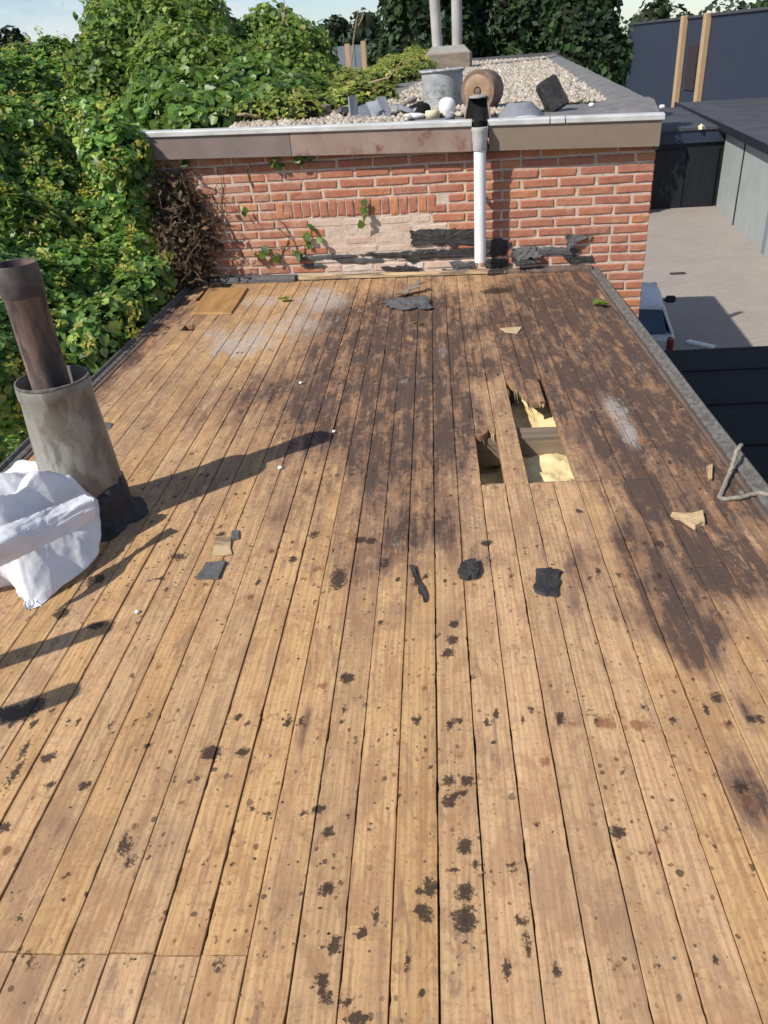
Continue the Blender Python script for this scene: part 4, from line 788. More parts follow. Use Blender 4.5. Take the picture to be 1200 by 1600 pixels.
crumple_thing('bitumen_scrap', [(640,885),(648,885),(668,940),(662,940)], (.008, .008, .005, .005), M_TAR, 'thin black bitumen sliver pointing down the boards', 'roofing scrap', amp=.004, seed=23, nu=5, nv=8, fray=.002)
m = MB(); cp = [PZ(x, y, z) for x, y, z in ((1158, 694, .07), (1150, 706, .06), (1146, 722, .035), (1138, 745, .012), (1124, 778, .006), (1136, 780, .006), (1160, 777, .008), (1186, 770, .012), (1215, 776, .02), (1250, 790, .012))]; c0 = cp[4].copy(); c0[2] = 0
pts = []
for a, b_ in zip(cp, cp[1:]):
    for k in range(5): pts.append(a+(b_-a)*k/5-c0+RNG.normal(0, .0012, 3))
m.tube(pts, 0.007, 8); o = m.build('frayed_cord', M_ROPE, None, True, tuple(c0)); tag(o, 'frayed grey cord looped over the right roof edge', 'cord')
for (x, y, rpx, lb) in ((438, 733, 4, 'white pebble just below the flue shadow tip'), (215, 958, 4, 'white pebble on the boards below the plastic sack'), (522, 676, 3, 'white pebble right of the flue shadow tip'), (470, 600, 3, 'white pebble on the whitish boards far left')):
    c = PZ(x, y); s = PZ(x+rpx, y)[0]-c[0]; m = MB(); m.lathe([(s*.2, 0), (s*.95, s*.25), (s, s*.6), (s*.7, s*1.05), (s*.05, s*1.2)], 9, wob=.08); o = m.build('pebble', M_WHITE, None, True, (c[0], c[1], 0.0015)); tag(o, lb, 'pebble', 'white pebbles on the deck')

# ------------------------------------------------------------------ foliage
def leaf_cloud(pos, nrm, size, cols, rng, shape='ivy', droop=0.3, up=0.35):
    n = len(pos); size = np.asarray(size).reshape(-1, 1)*np.ones((n, 1))
    N = nrm+rng.normal(0, 0.55, (n, 3))+np.array([0, 0, up]); N /= np.linalg.norm(N, axis=1, keepdims=True)
    T = np.cross(N, rng.normal(0, 1, (n, 3))); T[:, 2] -= droop; T -= N*(T*N).sum(1, keepdims=True); T /= np.linalg.norm(T, axis=1, keepdims=True)+1e-9
    B_ = np.cross(N, T)
    if shape == 'ivy': tpl = [(-.5, 0, 0), (-.28, .46, .12), (.12, .42, .10), (.58, 0, -.02), (.12, -.42, .10), (-.28, -.46, .12)]; faces = [(0, 3, 2, 1), (0, 5, 4, 3)]
    elif shape == 'blade': tpl = [(-.6, -.10, 0), (.0, -.13, .06), (.7, 0, -.05), (.0, .13, .06), (-.6, .10, 0)]; faces = [(0, 1, 3, 4), (1, 2, 3, 3)]
    else: tpl = [(-.55, 0, 0), (0, .34, .08), (.55, 0, 0), (0, -.34, .08)]; faces = [(0, 2, 1, 1), (0, 3, 2, 2)]
    if shape in ('blade', 'tri'):
        tri = {'blade': [(0, 1, 4), (1, 3, 4), (1, 2, 3)], 'tri': [(0, 2, 1), (0, 3, 2)]}[shape]; faces = tri
    k = len(tpl); V = np.zeros((n, k, 3))
    for j, (a, b_, c) in enumerate(tpl): V[:, j] = pos+size*(a*T+b_*B_+c*N)
    Fq = (np.arange(n)[:, None, None]*k+np.array(faces)[None]).reshape(-1, len(faces[0]))
    C_ = np.repeat(np.concatenate([cols, np.ones((n, 1))], 1)[:, None], k, 1)
    return V.reshape(-1, 3), Fq, C_.reshape(-1, 4)
def blob_points(blobs, per_m2, rng, depth=0.12, face=None):
    P, N, I = [], [], []
    B_ = np.array([[*b[:3], *(b[3:6] if len(b) >= 6 else (b[3],)*3)] for b in blobs], float)
    for bi, b in enumerate(B_):
        c, r = b[:3], b[3:6]; area = 4*math.pi*((r[0]*r[1])**1.6/3+(r[0]*r[2])**1.6/3+(r[1]*r[2])**1.6/3)**(1/1.6)
        n = int(area*per_m2); d = rng.normal(0, 1, (n, 3)); d /= np.linalg.norm(d, axis=1, keepdims=True)
        lump = 1+0.14*(fbm(d[:, 0]*3+bi, d[:, 1]*3+d[:, 2]*2+bi*3, 3)-.5)*2
        k = lump-np.abs(rng.normal(0, depth, n))/r.mean()+0.02; p = c+d*r*k[:, None]; nn = d/r; nn /= np.linalg.norm(nn, axis=1, keepdims=True)
        keep = np.ones(n, bool)
        for bj, o in enumerate(B_):
            if bj != bi: keep &= ((((p-o[:3])/o[3:6])**2).sum(1) > 0.74)
        if face is not None: keep &= face(p, nn)
        P.append(p[keep]); N.append(nn[keep]); I.append(np.full(keep.sum(), bi))
    return np.concatenate(P), np.concatenate(N), np.concatenate(I)
def cores(name, blobs, k, mt, parent, org, seg=14):  # dark solid cores added inside the foliage to block light between leaves
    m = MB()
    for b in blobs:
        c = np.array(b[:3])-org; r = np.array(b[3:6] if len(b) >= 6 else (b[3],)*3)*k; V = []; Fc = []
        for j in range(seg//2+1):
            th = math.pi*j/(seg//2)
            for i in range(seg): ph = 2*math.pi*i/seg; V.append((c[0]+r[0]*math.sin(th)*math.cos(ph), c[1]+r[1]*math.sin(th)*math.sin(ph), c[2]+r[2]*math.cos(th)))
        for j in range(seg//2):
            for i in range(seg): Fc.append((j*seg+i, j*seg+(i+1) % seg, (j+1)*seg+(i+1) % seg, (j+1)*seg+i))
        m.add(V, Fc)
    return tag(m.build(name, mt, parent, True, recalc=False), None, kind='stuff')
IVY_C = ([(0.06, 0.14, 0.032), (0.13, 0.25, 0.05), (0.22, 0.36, 0.07), (0.36, 0.46, 0.1)], [3, 4, 3, 1.6])
SHR_C = ([(0.09, 0.165, 0.035), (0.16, 0.26, 0.05), (0.24, 0.34, 0.065), (0.33, 0.37, 0.1)], [3, 4, 2.5, 1.2])
WEED_C = ([(0.22, 0.29, 0.05), (0.34, 0.39, 0.08), (0.46, 0.43, 0.12), (0.13, 0.2, 0.045)], [3, 4, 2, 2])
DARK_C = ([(0.014, 0.034, 0.011), (0.024, 0.052, 0.016), (0.042, 0.08, 0.022), (0.06, 0.1, 0.028)], [4, 4, 2, .7])
FAR_C = ([(0.02, 0.035, 0.022), (0.03, 0.05, 0.03), (0.045, 0.065, 0.035)], [3, 3, 1])
def bush(name, label, cat, org, blobs, dens, size, pal, mt, seed, depth=.12, core=.8, shape='ivy', face=None, trunk=None, group=None, droop=.3, up=.35):
    rng = np.random.default_rng(seed); org = np.array(org, float); root = thing(name, label, cat, tuple(org), 0, group)
    P, N, I = blob_points(blobs, dens, rng, depth, face)
    lum = 0.8+0.5*fbm(P[:, 0]*1.3/size*.06+3, P[:, 2]*1.3/size*.06+P[:, 1]*.9/size*.06, 3)[:, None]*1.0
    V, Fq, C_ = leaf_cloud(P-org, N, size*rng.choice([.5, .75, 1.0, 1.25, 1.6], len(P), p=[.2, .25, .25, .2, .1])*rng.uniform(.85, 1.15, len(P)), tints(len(P), rng, *pal)*lum, rng, shape, droop, up)
    tag(obj('foliage', fast_mesh('foliage', V, Fq, mt, C_), None, root, shape == 'ivy'), None, kind='stuff')
    if core: cores('inner_occluder', blobs, core, M_CORE, root, org)
    for tr in (trunk or []):
        m = MB(); pts = [np.array(p)-org for p in tr[0]]; m.tube(pts, tr[1], 8); m.build('trunk', M_BARK, root, True)
    return root, P, N

# ivy hedge on the left: blobs placed along a face that recedes from the roof edge
def hb(x, y, X, r, rz=None): p = PX(x, y, X); return (p[0]-r*.45, p[1]+r*.45, p[2]-r*.5, r, r, rz or r)
iv = [hb(-60, 550, -2.05, .26), hb(15, 570, -1.98, .2), hb(75, 588, -1.9, .17), hb(125, 580, -1.86, .2), hb(170, 545, -1.84, .24), hb(40, 540, -2.1, .34), hb(120, 520, -2.02, .34), hb(-50, 520, -2.3, .4), hb(200, 480, -1.92, .28),
      hb(20, 465, -2.35, .44), hb(110, 445, -2.25, .42), hb(185, 430, -2.05, .34), hb(215, 400, -2.0, .26), hb(-70, 430, -2.6, .5), hb(20, 375, -2.65, .5), hb(110, 360, -2.55, .46), hb(190, 350, -2.2, .38), hb(215, 300, -2.1, .3), hb(60, 285, -2.9, .5), hb(150, 275, -2.65, .45),
      hb(-60, 320, -2.9, .55), hb(210, 235, -2.3, .34), hb(20, 210, -3.1, .48), hb(110, 195, -3.0, .45), hb(180, 190, -2.6, .38), hb(-70, 220, -3.3, .5), hb(40, 125, -3.5, .38), hb(120, 125, -3.2, .36), hb(-20, 125, -3.7, .4), hb(95, 84, -3.5, .28), hb(45, 92, -3.8, .26), hb(140, 95, -3.5, .28), hb(228, 180, -2.2, .26), hb(245, 196, -2.0, .2),
      (-1.86, 4.98, .80, .2, .22, .22), (-1.80, 4.97, .62, .15, .15, .2), (-1.74, 3.72, .03, .13), (-1.76, 4.0, .06, .15), (-1.74, 4.25, .05, .13), (-1.75, 4.5, .08, .15), (-1.74, 4.75, .1, .14), hb(225, 440, -1.85, .18)]
for k in range(2, 10): iv.append((-3.4-.12*(k % 3), 4.7+.5*k, -0.7, .75, .6, 1.3))
org = (-3.2, 5.5, GROUND)
hedge, hp, hn = bush('ivy_hedge', 'tall dark green ivy hedge with yellow buds along the left roof edge', 'hedge', org, iv, 3600, .044, IVY_C, M_IVY, 31, .055, .82, up=.6,
    face=lambda p, n: (p[:, 0] < -1.585) & (n @ np.array([.35, -.6, .7]) > -.3), trunk=[([(-3.3, 6.2, GROUND), (-3.2, 6.1, -2.5), (-3.0, 5.9, -.6)], [.14, .11, .06]), ([(-3.5, 8.2, GROUND), (-3.4, 8.0, -2.4), (-3.1, 7.8, -.4)], [.15, .12, .06]), ([(-3.2, 7.2, GROUND), (-3.3, 7.0, -2.4), (-3.0, 6.8, -.4)], [.1, .08, .05])])
rng = np.random.default_rng(8); sel = np.where((hn @ np.array([.3, -.7, .6]) > .35))[0]; sel = rng.choice(sel, 520, replace=False); P2 = []; N2 = []
for s in sel:
    k = rng.integers(10, 26); c = hp[s]+hn[s]*.065; P2.append(c+rng.normal(0, 1, (k, 3))*np.array([.022, .022, .032])); N2.append(np.tile(hn[s], (k, 1)))
P2 = np.concatenate(P2); N2 = np.concatenate(N2)
V, Fq, C_ = leaf_cloud(P2-np.array(org), N2, .027*rng.uniform(.7, 1.4, len(P2)), tints(len(P2), rng, [(.46, .44, .06), (.34, .37, .06), (.55, .47, .12)], [3, 3, 1]), rng, 'tri')
tag(obj('bud_cluster', fast_mesh('bud_cluster', V, Fq, M_LEAF, C_), None, hedge), None, kind='stuff')

# dead vine tangle in the corner of wall and hedge
root = thing('dead_vines', 'tangle of dry brown vine stems at the left end of the brick wall', 'vine', tuple(wl2w(-1.62, -.05, 0)))
base = wl2w(-1.62, -.05, 0); rng = np.random.default_rng(15); m = MB()
for k in range(230):
    z = rng.uniform(-.05, .66); u = rng.normal(-1.66+.16*math.sin((.7-z)*4.2), .09); v = -abs(rng.normal(.05, .09)); p = np.array([min(u, -1.25), v, z]); pts = []
    d = rng.normal(0, 1, 3)*(1, .4, 1.3); d /= np.linalg.norm(d)
    for s in range(8):
        pts.append(wl2w(*p)-base); d = d+rng.normal(0, .55, 3)*(1, .5, 1); d /= np.linalg.norm(d); p = p+d*.03; p[1] = min(p[1], -.014); p[0] = min(p[0], -1.27); p[2] = min(max(p[2], -.1), .72)
    m.tube(pts, np.linspace(rng.uniform(.0018, .0055), .0012, 8), 5)
for k in range(14):
    u = rng.uniform(-1.74, -1.5); pts = [wl2w(u+.05*math.sin(s*.9+k), -.03-.05*rng.random(), -.1+.1*s)-base for s in range(9)]; m.tube(pts, np.linspace(.012, .005, 9)*rng.uniform(.6, 1.2), 6)
tag(m.build('stem', M_VINE, root, True), None, kind='stuff')
n = 2400; ZZ = rng.uniform(-.05, .68, n); U = np.minimum(-1.70+.15*np.sin((.7-ZZ)*4.2)+rng.normal(0, .085, n), -1.28); VV_ = -abs(rng.normal(.03, .09, n)); PP = np.array([wl2w(a, b_-.016, c) for a, b_, c in zip(U, VV_, ZZ)])
V, Fq, C_ = leaf_cloud(PP-base, np.tile([.3, -.8, .3], (n, 1)), .042*rng.uniform(.5, 1.2, n), tints(n, rng, [(.07, .045, .025), (.13, .08, .04), (.19, .12, .06), (.03, .022, .015)], [4, 3, 1, 3]), rng, 'tri')
tag(obj('dead_leaf', fast_mesh('dead_leaf', V, Fq, M_TREE, C_), None, root), None, kind='stuff')

# live ivy sprigs clinging to the wall
def sprig(name, label, spots, stems, seed, out=.02, sz=.05, pal=IVY_C):
    rng = np.random.default_rng(seed); b0 = wl2w(*PW(*spots[0])); r0 = thing(name, label, 'ivy', tuple(b0))
    P = np.array([wl2w(PW(x, y)[0], -out-rng.uniform(0, .03), PW(x, y)[2]) for x, y in spots for _ in range(2)])+rng.normal(0, .012, (len(spots)*2, 3)); P[:, 1] -= .012
    for kk in range(len(P)):
        V, Fq, C_ = leaf_cloud(P[kk:kk+1]-b0, np.array([[.1, -.9, .3]]), np.array([sz*rng.uniform(.7, 1.2)]), tints(1, rng, [(.11, .2, .03), (.16, .26, .04), (.07, .14, .03)], [1, 1, 1]), rng, 'ivy')
        obj('leaf', fast_mesh('leaf', V, Fq, M_IVY, C_), None, r0, True)
    for st in stems:
        m = MB(); pts = []
        for a, c in zip(st, st[1:]):
            for k in range(5): x, y = a[0]+(c[0]-a[0])*k/5, a[1]+(c[1]-a[1])*k/5; q_ = PW(x, y); pts.append(wl2w(q_[0], -.018, q_[2])-b0+rng.normal(0, .003, 3))
        m.tube(pts, np.linspace(.005, .002, len(pts)), 5); m.build('stem', M_VINE, r0, True)
sprig('ivy_sprig', 'ivy sprig with dry stems left of the cream painted patch', [(488,358),(500,372),(485,382),(478,362),(402,395),(430,400),(415,388),(468,394)], [[(470,410),(462,380),(445,350),(430,340)],[(470,408),(480,380),(492,350)],[(440,402),(452,370),(420,345)],[(470,400),(440,385),(410,392)]], 3)
sprig('ivy_sprig', 'two small ivy leaves below the soldier course on cream patch', [(571,320),(565,343),(574,326)], [[(572,312),(568,346)]], 4)
sprig('ivy_sprig', 'ivy leaves hanging below the fascia under the branch shadows', [(437,240),(440,256),(468,246),(482,244),(490,247),(434,250)], [[(440,232),(438,258)],[(470,232),(486,250)]], 5)
sprig('ivy_sprig', 'few ivy leaves and stems climbing between vines and fascia', [(296,256),(262,322),(258,345),(270,300),(385,330)], [[(330,420),(300,340),(296,250)],[(380,400),(350,330),(345,252)],[(395,290),(388,270),(392,252)]], 6)
for (x, y, lb, sd) in ((445, 472, 'single green leaf on the whitish boards near the brick wall', 1), (943, 480, 'bright green leaf tuft on the far right boards', 2), (647, 506, 'small dark green leaf on the far middle boards', 3)):
    c = PZ(x, y); rng = np.random.default_rng(sd); k = 5 if sd == 2 else 2; V, Fq, C_ = leaf_cloud(rng.normal(0, .012, (k, 3))*(1, 1, .2)+[0, 0, .014], np.tile([0, 0, 1.], (k, 1)), .055*np.ones(k) if sd < 3 else .03*np.ones(k), tints(k, rng, [(.18, .3, .03)] if sd < 3 else [(.05, .08, .02)], [1]), rng, 'ivy', up=1.5)
    o = obj('fallen_leaf', fast_mesh('fallen_leaf', V, Fq, M_IVY, C_), None, None, True); o.location = (c[0], c[1], .004); tag(o, lb, 'leaf')

# shrubs behind, on and beside the brick roof
def py(x, y, Y, r, rz=None, ry=None): p = PY(x, y, Y); return (p[0], p[1], p[2], r, ry or r, rz or r)
bush('elder_shrub', 'tall leafy green shrub rising behind the ivy hedge', 'shrub', (-2.9, 8.2, GROUND), [py(190, 75, 8.2, .36), py(265, 80, 8.2, .42), py(225, 45, 8.4, .38), py(320, 90, 8.4, .36), py(170, 120, 7.8, .36), py(280, 125, 7.6, .42), py(345, 125, 7.6, .34), py(295, 40, 8.8, .36), py(160, 30, 8.6, .2), py(320, 25, 8.9, .22), py(245, 12, 8.8, .25), (-2.9, 8.6, -.6, .9, .8, 1.4)], 2600, .047, SHR_C, M_LEAF, 41, .2, .6,
     trunk=[([(-2.9, 8.4, GROUND), (-2.9, 8.4, -1), (-2.7, 8.3, 1.2)], [.12, .1, .04])])
bush('round_shrub', 'rounded light green shrub left of the flue pipes on the roof', 'shrub', (-1.6, 9.6, .9), [py(430, 72, 9.4, .38), py(398, 90, 9.2, .36), py(465, 100, 9.2, .42), py(440, 120, 8.8, .4), py(380, 140, 8.4, .4), py(480, 140, 8.6, .32)], 2600, .047, SHR_C, M_LEAF, 42, .16, .7, trunk=[([(-1.45, 9.4, .9), (-1.4, 9.3, 1.3)], [.06, .04])])
bush('ground_ivy', 'low ivy creeping over the left part of the brick building roof', 'ivy', (-1.3, 5.7, .87), [py(x, y, Y, r, r*.75) for x, y, Y, r in ((330, 178, 5.6, .17), (270, 185, 5.5, .2), (380, 172, 5.6, .16), (420, 165, 6.0, .2), (350, 160, 6.2, .26), (300, 165, 6.2, .3), (400, 140, 7.0, .3), (450, 155, 6.6, .22), (480, 150, 7.0, .2), (260, 160, 6.4, .3), (430, 176, 5.55, .1), (470, 172, 5.7, .08), (345, 188, 5.3, .1), (300, 190, 5.25, .12))], 2200, .055, ([(0.07, 0.14, 0.028), (0.11, 0.2, 0.035), (0.16, 0.27, 0.045), (0.2, 0.28, 0.06)], [2, 4, 3, 1]), M_IVY, 43, .05, .8)
rw_ = np.random.default_rng(33); weed_bl = []
for k in range(95):
    v_ = .35+9.5*rw_.random()**1.6; u_ = rw_.uniform(-1.35+.04*v_, -.42-.03*v_); u_ = min(u_, -.82) if v_ < .75 else u_; r_ = rw_.uniform(.07, .15)*(1+.09*v_); p_ = wl2w(u_, v_, float(roof_z(u_, v_))+r_*.25); weed_bl.append((p_[0], p_[1], p_[2], r_, r_, r_*rw_.uniform(.5, 1.1)))
bush('roof_weeds', 'yellow green weeds covering the roof between shrub and gravel', 'weeds', (-.7, 7, .9), weed_bl, 2600, .036, WEED_C, M_LEAF, 44, .05, .8, shape='tri', up=1.0, droop=-.3)
m = MB(); c0 = PY(550, 125, 7.5); rng = np.random.default_rng(6)
root = thing('dry_stalks', 'thin dry plant stalks sticking up from the roof weeds', 'stalks', tuple(PY(580, 140, 7.0)))
for a, c in (((575, 130, 7.5), (632, 90, 7.3)), ((548, 100, 9.0), (560, 15, 9.0)), ((560, 40, 9.0), (568, 18, 9.1)), ((440, 40, 9), (444, 0, 9)), ((450, 40, 9), (438, 8, 9))):
    m = MB(); p0, p1 = PY(*a), PY(*c); o0 = PY(580, 140, 7.0); m.tube([p0-o0, (p0+p1)/2-o0+rng.normal(0, .02, 3), p1-o0], [.008, .006, .004], 5); m.build('stalk', M_STICK, root)

# ------------------------------------------------------------------ gravel and the clutter on the brick roof
def wl_of(p):
    q_ = np.asarray(p)-np.array([0, WALL_Y, 0]); c, s = math.cos(WALL_A), math.sin(WALL_A); return np.array([c*q_[0]+s*q_[1], -s*q_[0]+c*q_[1], q_[2]])
def on_roof(x, y):                                   # where a pixel's ray meets the brick building's roof
    d = ray(x, y); t = 3.0
    for _ in range(40):
        p = CAM+d*t; w = wl_of(p); t += (w[2]-float(roof_z(w[0], w[1])))/max(-d[2], 1e-3)*0.7 if d[2] < 0 else 0
    return CAM+d*t
rng = np.random.default_rng(12); nG = 13000
Ug = rng.uniform(-.45, UE-.18, nG); Vg = 0.15+10.6*rng.random(nG)**1.7; Ug[:1600] = rng.uniform(-1.2, -.1, 1600); Vg[:1600] = rng.uniform(-.02, .8, 1600)
ok = (((Vg > .32+.5*np.clip((Ug-.55)/.5, 0, 1)) & (Ug > -.55+.02*Vg)) | (np.arange(nG) < 1600)) & ~((Ug > .75) & (Vg < .95)); Ug, Vg = Ug[ok], Vg[ok]; nG = len(Ug)
Zg = roof_z(Ug, Vg)+.012; Rg = rng.uniform(.011, .03, nG)*(1+.25*np.clip(Vg/6, 0, 1)); oct_ = np.array([(1, 0, 0), (0, 1, 0), (-1, 0, 0), (0, -1, 0), (0, 0, .75), (0, 0, -.6)])
V = (oct_[None]*Rg[:, None, None]*rng.uniform(.7, 1.3, (nG, 6, 3))); an = rng.uniform(0, 6.28, nG); ca, sa = np.cos(an)[:, None], np.sin(an)[:, None]
V = np.stack([V[..., 0]*ca-V[..., 1]*sa, V[..., 0]*sa+V[..., 1]*ca, V[..., 2]], -1)+np.stack([Ug, Vg, Zg], -1)[:, None]
cA, sA = math.cos(WALL_A), math.sin(WALL_A); Vw = np.stack([cA*V[..., 0]-sA*V[..., 1], WALL_Y+sA*V[..., 0]+cA*V[..., 1], V[..., 2]], -1)
Fq = (np.arange(nG)[:, None, None]*6+np.array([(0, 1, 4), (1, 2, 4), (2, 3, 4), (3, 0, 4), (1, 0, 5), (2, 1, 5), (3, 2, 5), (0, 3, 5)])[None]).reshape(-1, 3)
tc = tints(nG, rng, [(.36, .30, .225), (.43, .375, .3), (.28, .22, .16), (.19, .155, .12), (.52, .475, .4)], [4, 3, 3, 2, 1.2])
og = obj('gravel', fast_mesh('gravel', Vw.reshape(-1, 3), Fq, M_GRAV, np.repeat(np.concatenate([tc, np.ones((nG, 1))], 1)[:, None], 6, 1).reshape(-1, 4)), None, None, True); tag(og, 'pale loose gravel spread over the brick building roof', None, None, 'stuff')

def rz_at(p): w = wl_of(p); return float(roof_z(w[0], w[1]))
def at_roof(x, y): p = on_roof(x, y); p[2] = rz_at(p); return p
# bucket
c = at_roof(692, 170); s = np.linalg.norm(c-CAM); sc = s/F_PX
bk = thing('zinc_bucket', 'whitish zinc bucket with a rolled rim standing on the roof', 'bucket', tuple(c))
ru, rl, hb_ = 29*sc, 26*sc, 46*sc
m = MB(); m.lathe([(0, 0), (rl, 0), (rl+.1*(ru-rl), .1*hb_), (ru*.97, .93*hb_), (ru*.97, hb_), (ru*.9, hb_), (rl*.93, .06*hb_), (0, .05*hb_)], 36, wob=.008); o = m.build('body', M_BUCKET, bk); smooth_angle(o, 40)
m = MB(); m.tube([(ru*1.0*math.cos(a), ru*1.0*math.sin(a), hb_+.002*math.sin(3*a)) for a in np.linspace(0, 2*math.pi, 37)], .009, 8, False); o = m.build('rim', M_BUCKET, bk, True)
m = MB(); m.lathe([(rl*1.035, .3*hb_), (rl*1.06, .32*hb_), (rl*1.05, .34*hb_)], 36); m.build('band', M_BUCKET, bk, True)
# cowl lying on its side, mouth towards us
c = at_roof(748, 176); sc = np.linalg.norm(c-CAM)/F_PX; R_ = 26*sc
cw = thing('vent_cowl', 'rusty round vent cowl lying on its side above the drainpipe', 'vent', (c[0], c[1]+.06, c[2]+R_*.98), WALL_A-.42)
rotx = Matrix.Rotation(math.radians(90), 3, 'X')
def lat_x(prof, seg=32, wob=0.0):
    m = MB(); m.lathe(prof, seg, wob=wob); m.v = [tuple(rotx @ Vector(v)) for v in m.v]; return m
o = lat_x([(R_*.72, -R_*1.4), (R_*.97, -R_*1.1), (R_, -R_*.2), (R_*1.02, .0), (R_*.96, R_*.1), (R_*.8, R_*.08), (R_*.8, R_*.02)], 36, .006).build('drum', M_COWL, cw); smooth_angle(o, 40)
o = lat_x([(R_*.84, R_*.03), (R_*.78, R_*.09), (R_*.5, R_*.11), (R_*.22, R_*.09), (R_*.18, -.02), (0, -.02)], 36, .006).build('face_plate', M_COWLF, cw); smooth_angle(o, 40)
m = MB(); m.lathe([(R_*.06, -.012), (R_*.2, -.01), (R_*.16, .012), (0, .016)], 12); m.v = [tuple(rotx @ Vector(v)) for v in m.v]; m.build('hub', M_RUST, cw)
# black hopper below the cowl, with a pale scrap on it
c = at_roof(746, 186); sc = np.linalg.norm(c-CAM)/F_PX
hp_ = thing('gutter_hopper', 'black square gutter outlet in front of the rusty cowl', 'outlet', (c[0], c[1]-.03, c[2]-.004), WALL_A)
w_ = 18*sc; h_ = 27*sc
m = MB(); V = [(-w_, -.03, 0), (w_, -.03, 0), (w_*.72, .035, h_), (-w_*.72, .035, h_), (-w_, .07, 0), (w_, .07, 0), (w_*.72, .07, h_), (-w_*.72, .07, h_)]
m.add(V, [(0, 1, 2, 3), (1, 5, 6, 2), (4, 0, 3, 7), (3, 2, 6, 7), (5, 4, 7, 6)]); m.build('mouth', M_DARK, hp_)
for sx in (-1, 1): m = MB(); m.tube([(sx*w_, -.034, 0), (sx*w_*.72, .031, h_)], .006, 6); m.build('edge', M_OLDWOOD, hp_)
m = MB(); m.lathe([(.3*w_, 0), (.75*w_, .004), (.7*w_, .012), (.3*w_, .02), (0, .02)], 12, (0, .03, h_-.004), .12); o = m.build('moss_pad', M_CONC, hp_, True)
# slates leaning in a small pile
for k, (pts, lift, lb) in enumerate(([((545,150),(556,148),(562,190),(549,192)), .05, 'narrow grey slate standing leftmost in the slate pile'], [((560,166),(576,160),(592,188),(566,191)), .06, 'grey slate lying second from left in the slate pile'], [((572,160),(590,156),(604,189),(584,190)), .09, 'broad light grey slate leaning in the middle of the pile'], [((588,152),(602,150),(616,187),(600,189)), .08, 'pale grey slate leaning rightmost in the slate pile'], [((552,176),(575,174),(580,190),(553,192)), .04, 'small grey slate at the front of the slate pile'])):
    lo = at_roof(*pts[3]); lo2 = at_roof(*pts[2]); d0 = 5.3
    top0, top1 = PY(*pts[0], lo[1]+.12), PY(*pts[1], lo2[1]+.12); cc = (lo+lo2)/2
    P4 = [lo+[0, 0, .004+.004*k], lo2+[0, 0, .004+.004*k], top1, top0]; nrm = np.cross(P4[1]-P4[0], P4[3]-P4[0]); nrm /= np.linalg.norm(nrm)
    m = MB(); m.prism([tuple(p-cc) for p in P4], tuple(-nrm*.012)); o = m.build('roof_slate', M_SLATE, None, False, tuple(cc)); tag(o, lb, 'slate', 'slates piled on the brick roof')
rq = np.random.default_rng(19)
for k in range(14):
    c = at_roof(rq.uniform(535, 668), rq.uniform(180, 190)); w_ = rq.uniform(.025, .06); n_ = 6; an = np.sort(rq.uniform(0, 6.28, n_)); rad_ = w_*rq.uniform(.6, 1.2, n_)
    rt = Matrix.Rotation(rq.uniform(-.7, .7), 3, 'X') @ Matrix.Rotation(rq.uniform(-.6, .6), 3, 'Y'); m = MB()
    m.prism([tuple(rt @ Vector((rad_[i]*math.cos(an[i]), rad_[i]*math.sin(an[i]), 0))) for i in range(n_)], tuple(rt @ Vector((0, 0, rq.uniform(.008, .03)))))
    o = m.build('slate_fragment', (M_SLATE, M_OLDWOOD, M_SLATE, M_TARF)[k % 4], None, False, (c[0], c[1]+rq.uniform(-.02, .06), c[2]+.012+.03*rq.random())); tag(o, 'broken grey fragment in the rubble between the slates and the zinc bucket', 'rubble', 'rubble between slates and bucket')
def roof_stick(name, a, c, rad, mt, lb, cat, za=.0, zc=.0, sq=False, seg=7):
    p0, p1 = at_roof(*a), at_roof(*c); p0[2] += rad+za; p1[2] += rad+zc; o0 = p0.copy(); m = MB()
    if sq:
        d = Vector(p1-p0); rot = d.to_track_quat('X', 'Z').to_matrix(); m.cbox((d*.5), (d.length, rad*3.4, rad*1.5), .004, rot); o = m.build(name, mt, None, False, tuple(o0))
    else:
        n = 9; r_ = np.random.default_rng(int(a[0])); m.tube([(p1-p0)*k/(n-1)+r_.normal(0, rad*.18, 3) for k in range(n)], [rad*(1-.25*k/n+.12*math.sin(k*2.1)) for k in range(n)], seg); o = m.build(name, mt, None, True, tuple(o0))
    return tag(o, lb, cat)
roof_stick('old_plank', (448, 188), (512, 182), .042, M_OLDWOOD, 'weathered grey board end lying at the left of the slates', 'board', -.02, .0, True)
roof_stick('old_lath', (612, 178), (648, 164), .013, M_OLDWOOD, 'grey lath lying between slates and bucket', 'board', .0, .03, True)
roof_stick('old_lath', (618, 186), (662, 170), .016, M_DARK, 'dark lath lying in front of the grey lath', 'board', .0, .02, True)
roof_stick('branch_stub', (404, 190), (438, 194), .018, M_STICK, 'pale cut branch lying on the roof edge among ivy', 'branch', .01, .02)
def over_edge(name, a, c, rad, lb):
    p0, p1 = a, c; o0 = p0.copy(); m = MB(); m.tube([(p1-p0)*k/5+np.random.default_rng(k).normal(0, .004, 3) for k in range(6)], [rad*(1-.4*k/5) for k in range(6)], 7); tag(m.build(name, M_STICK if rad > .01 else M_BARK, None, True, tuple(o0)), lb, 'branch')
q0 = at_roof(470, 185); over_edge('branch_stub', q0+np.array([0, 0, .0]), q0+np.array([-.02, -.03, .17]), .012, 'short dark twig standing upright on the roof edge')
q0 = at_roof(432, 192); over_edge('branch_stub', q0+np.array([.0, 0, .02]), q0+np.array([-.2, -.16, .07]), .014, 'thin branch poking out over the fascia among ivy')
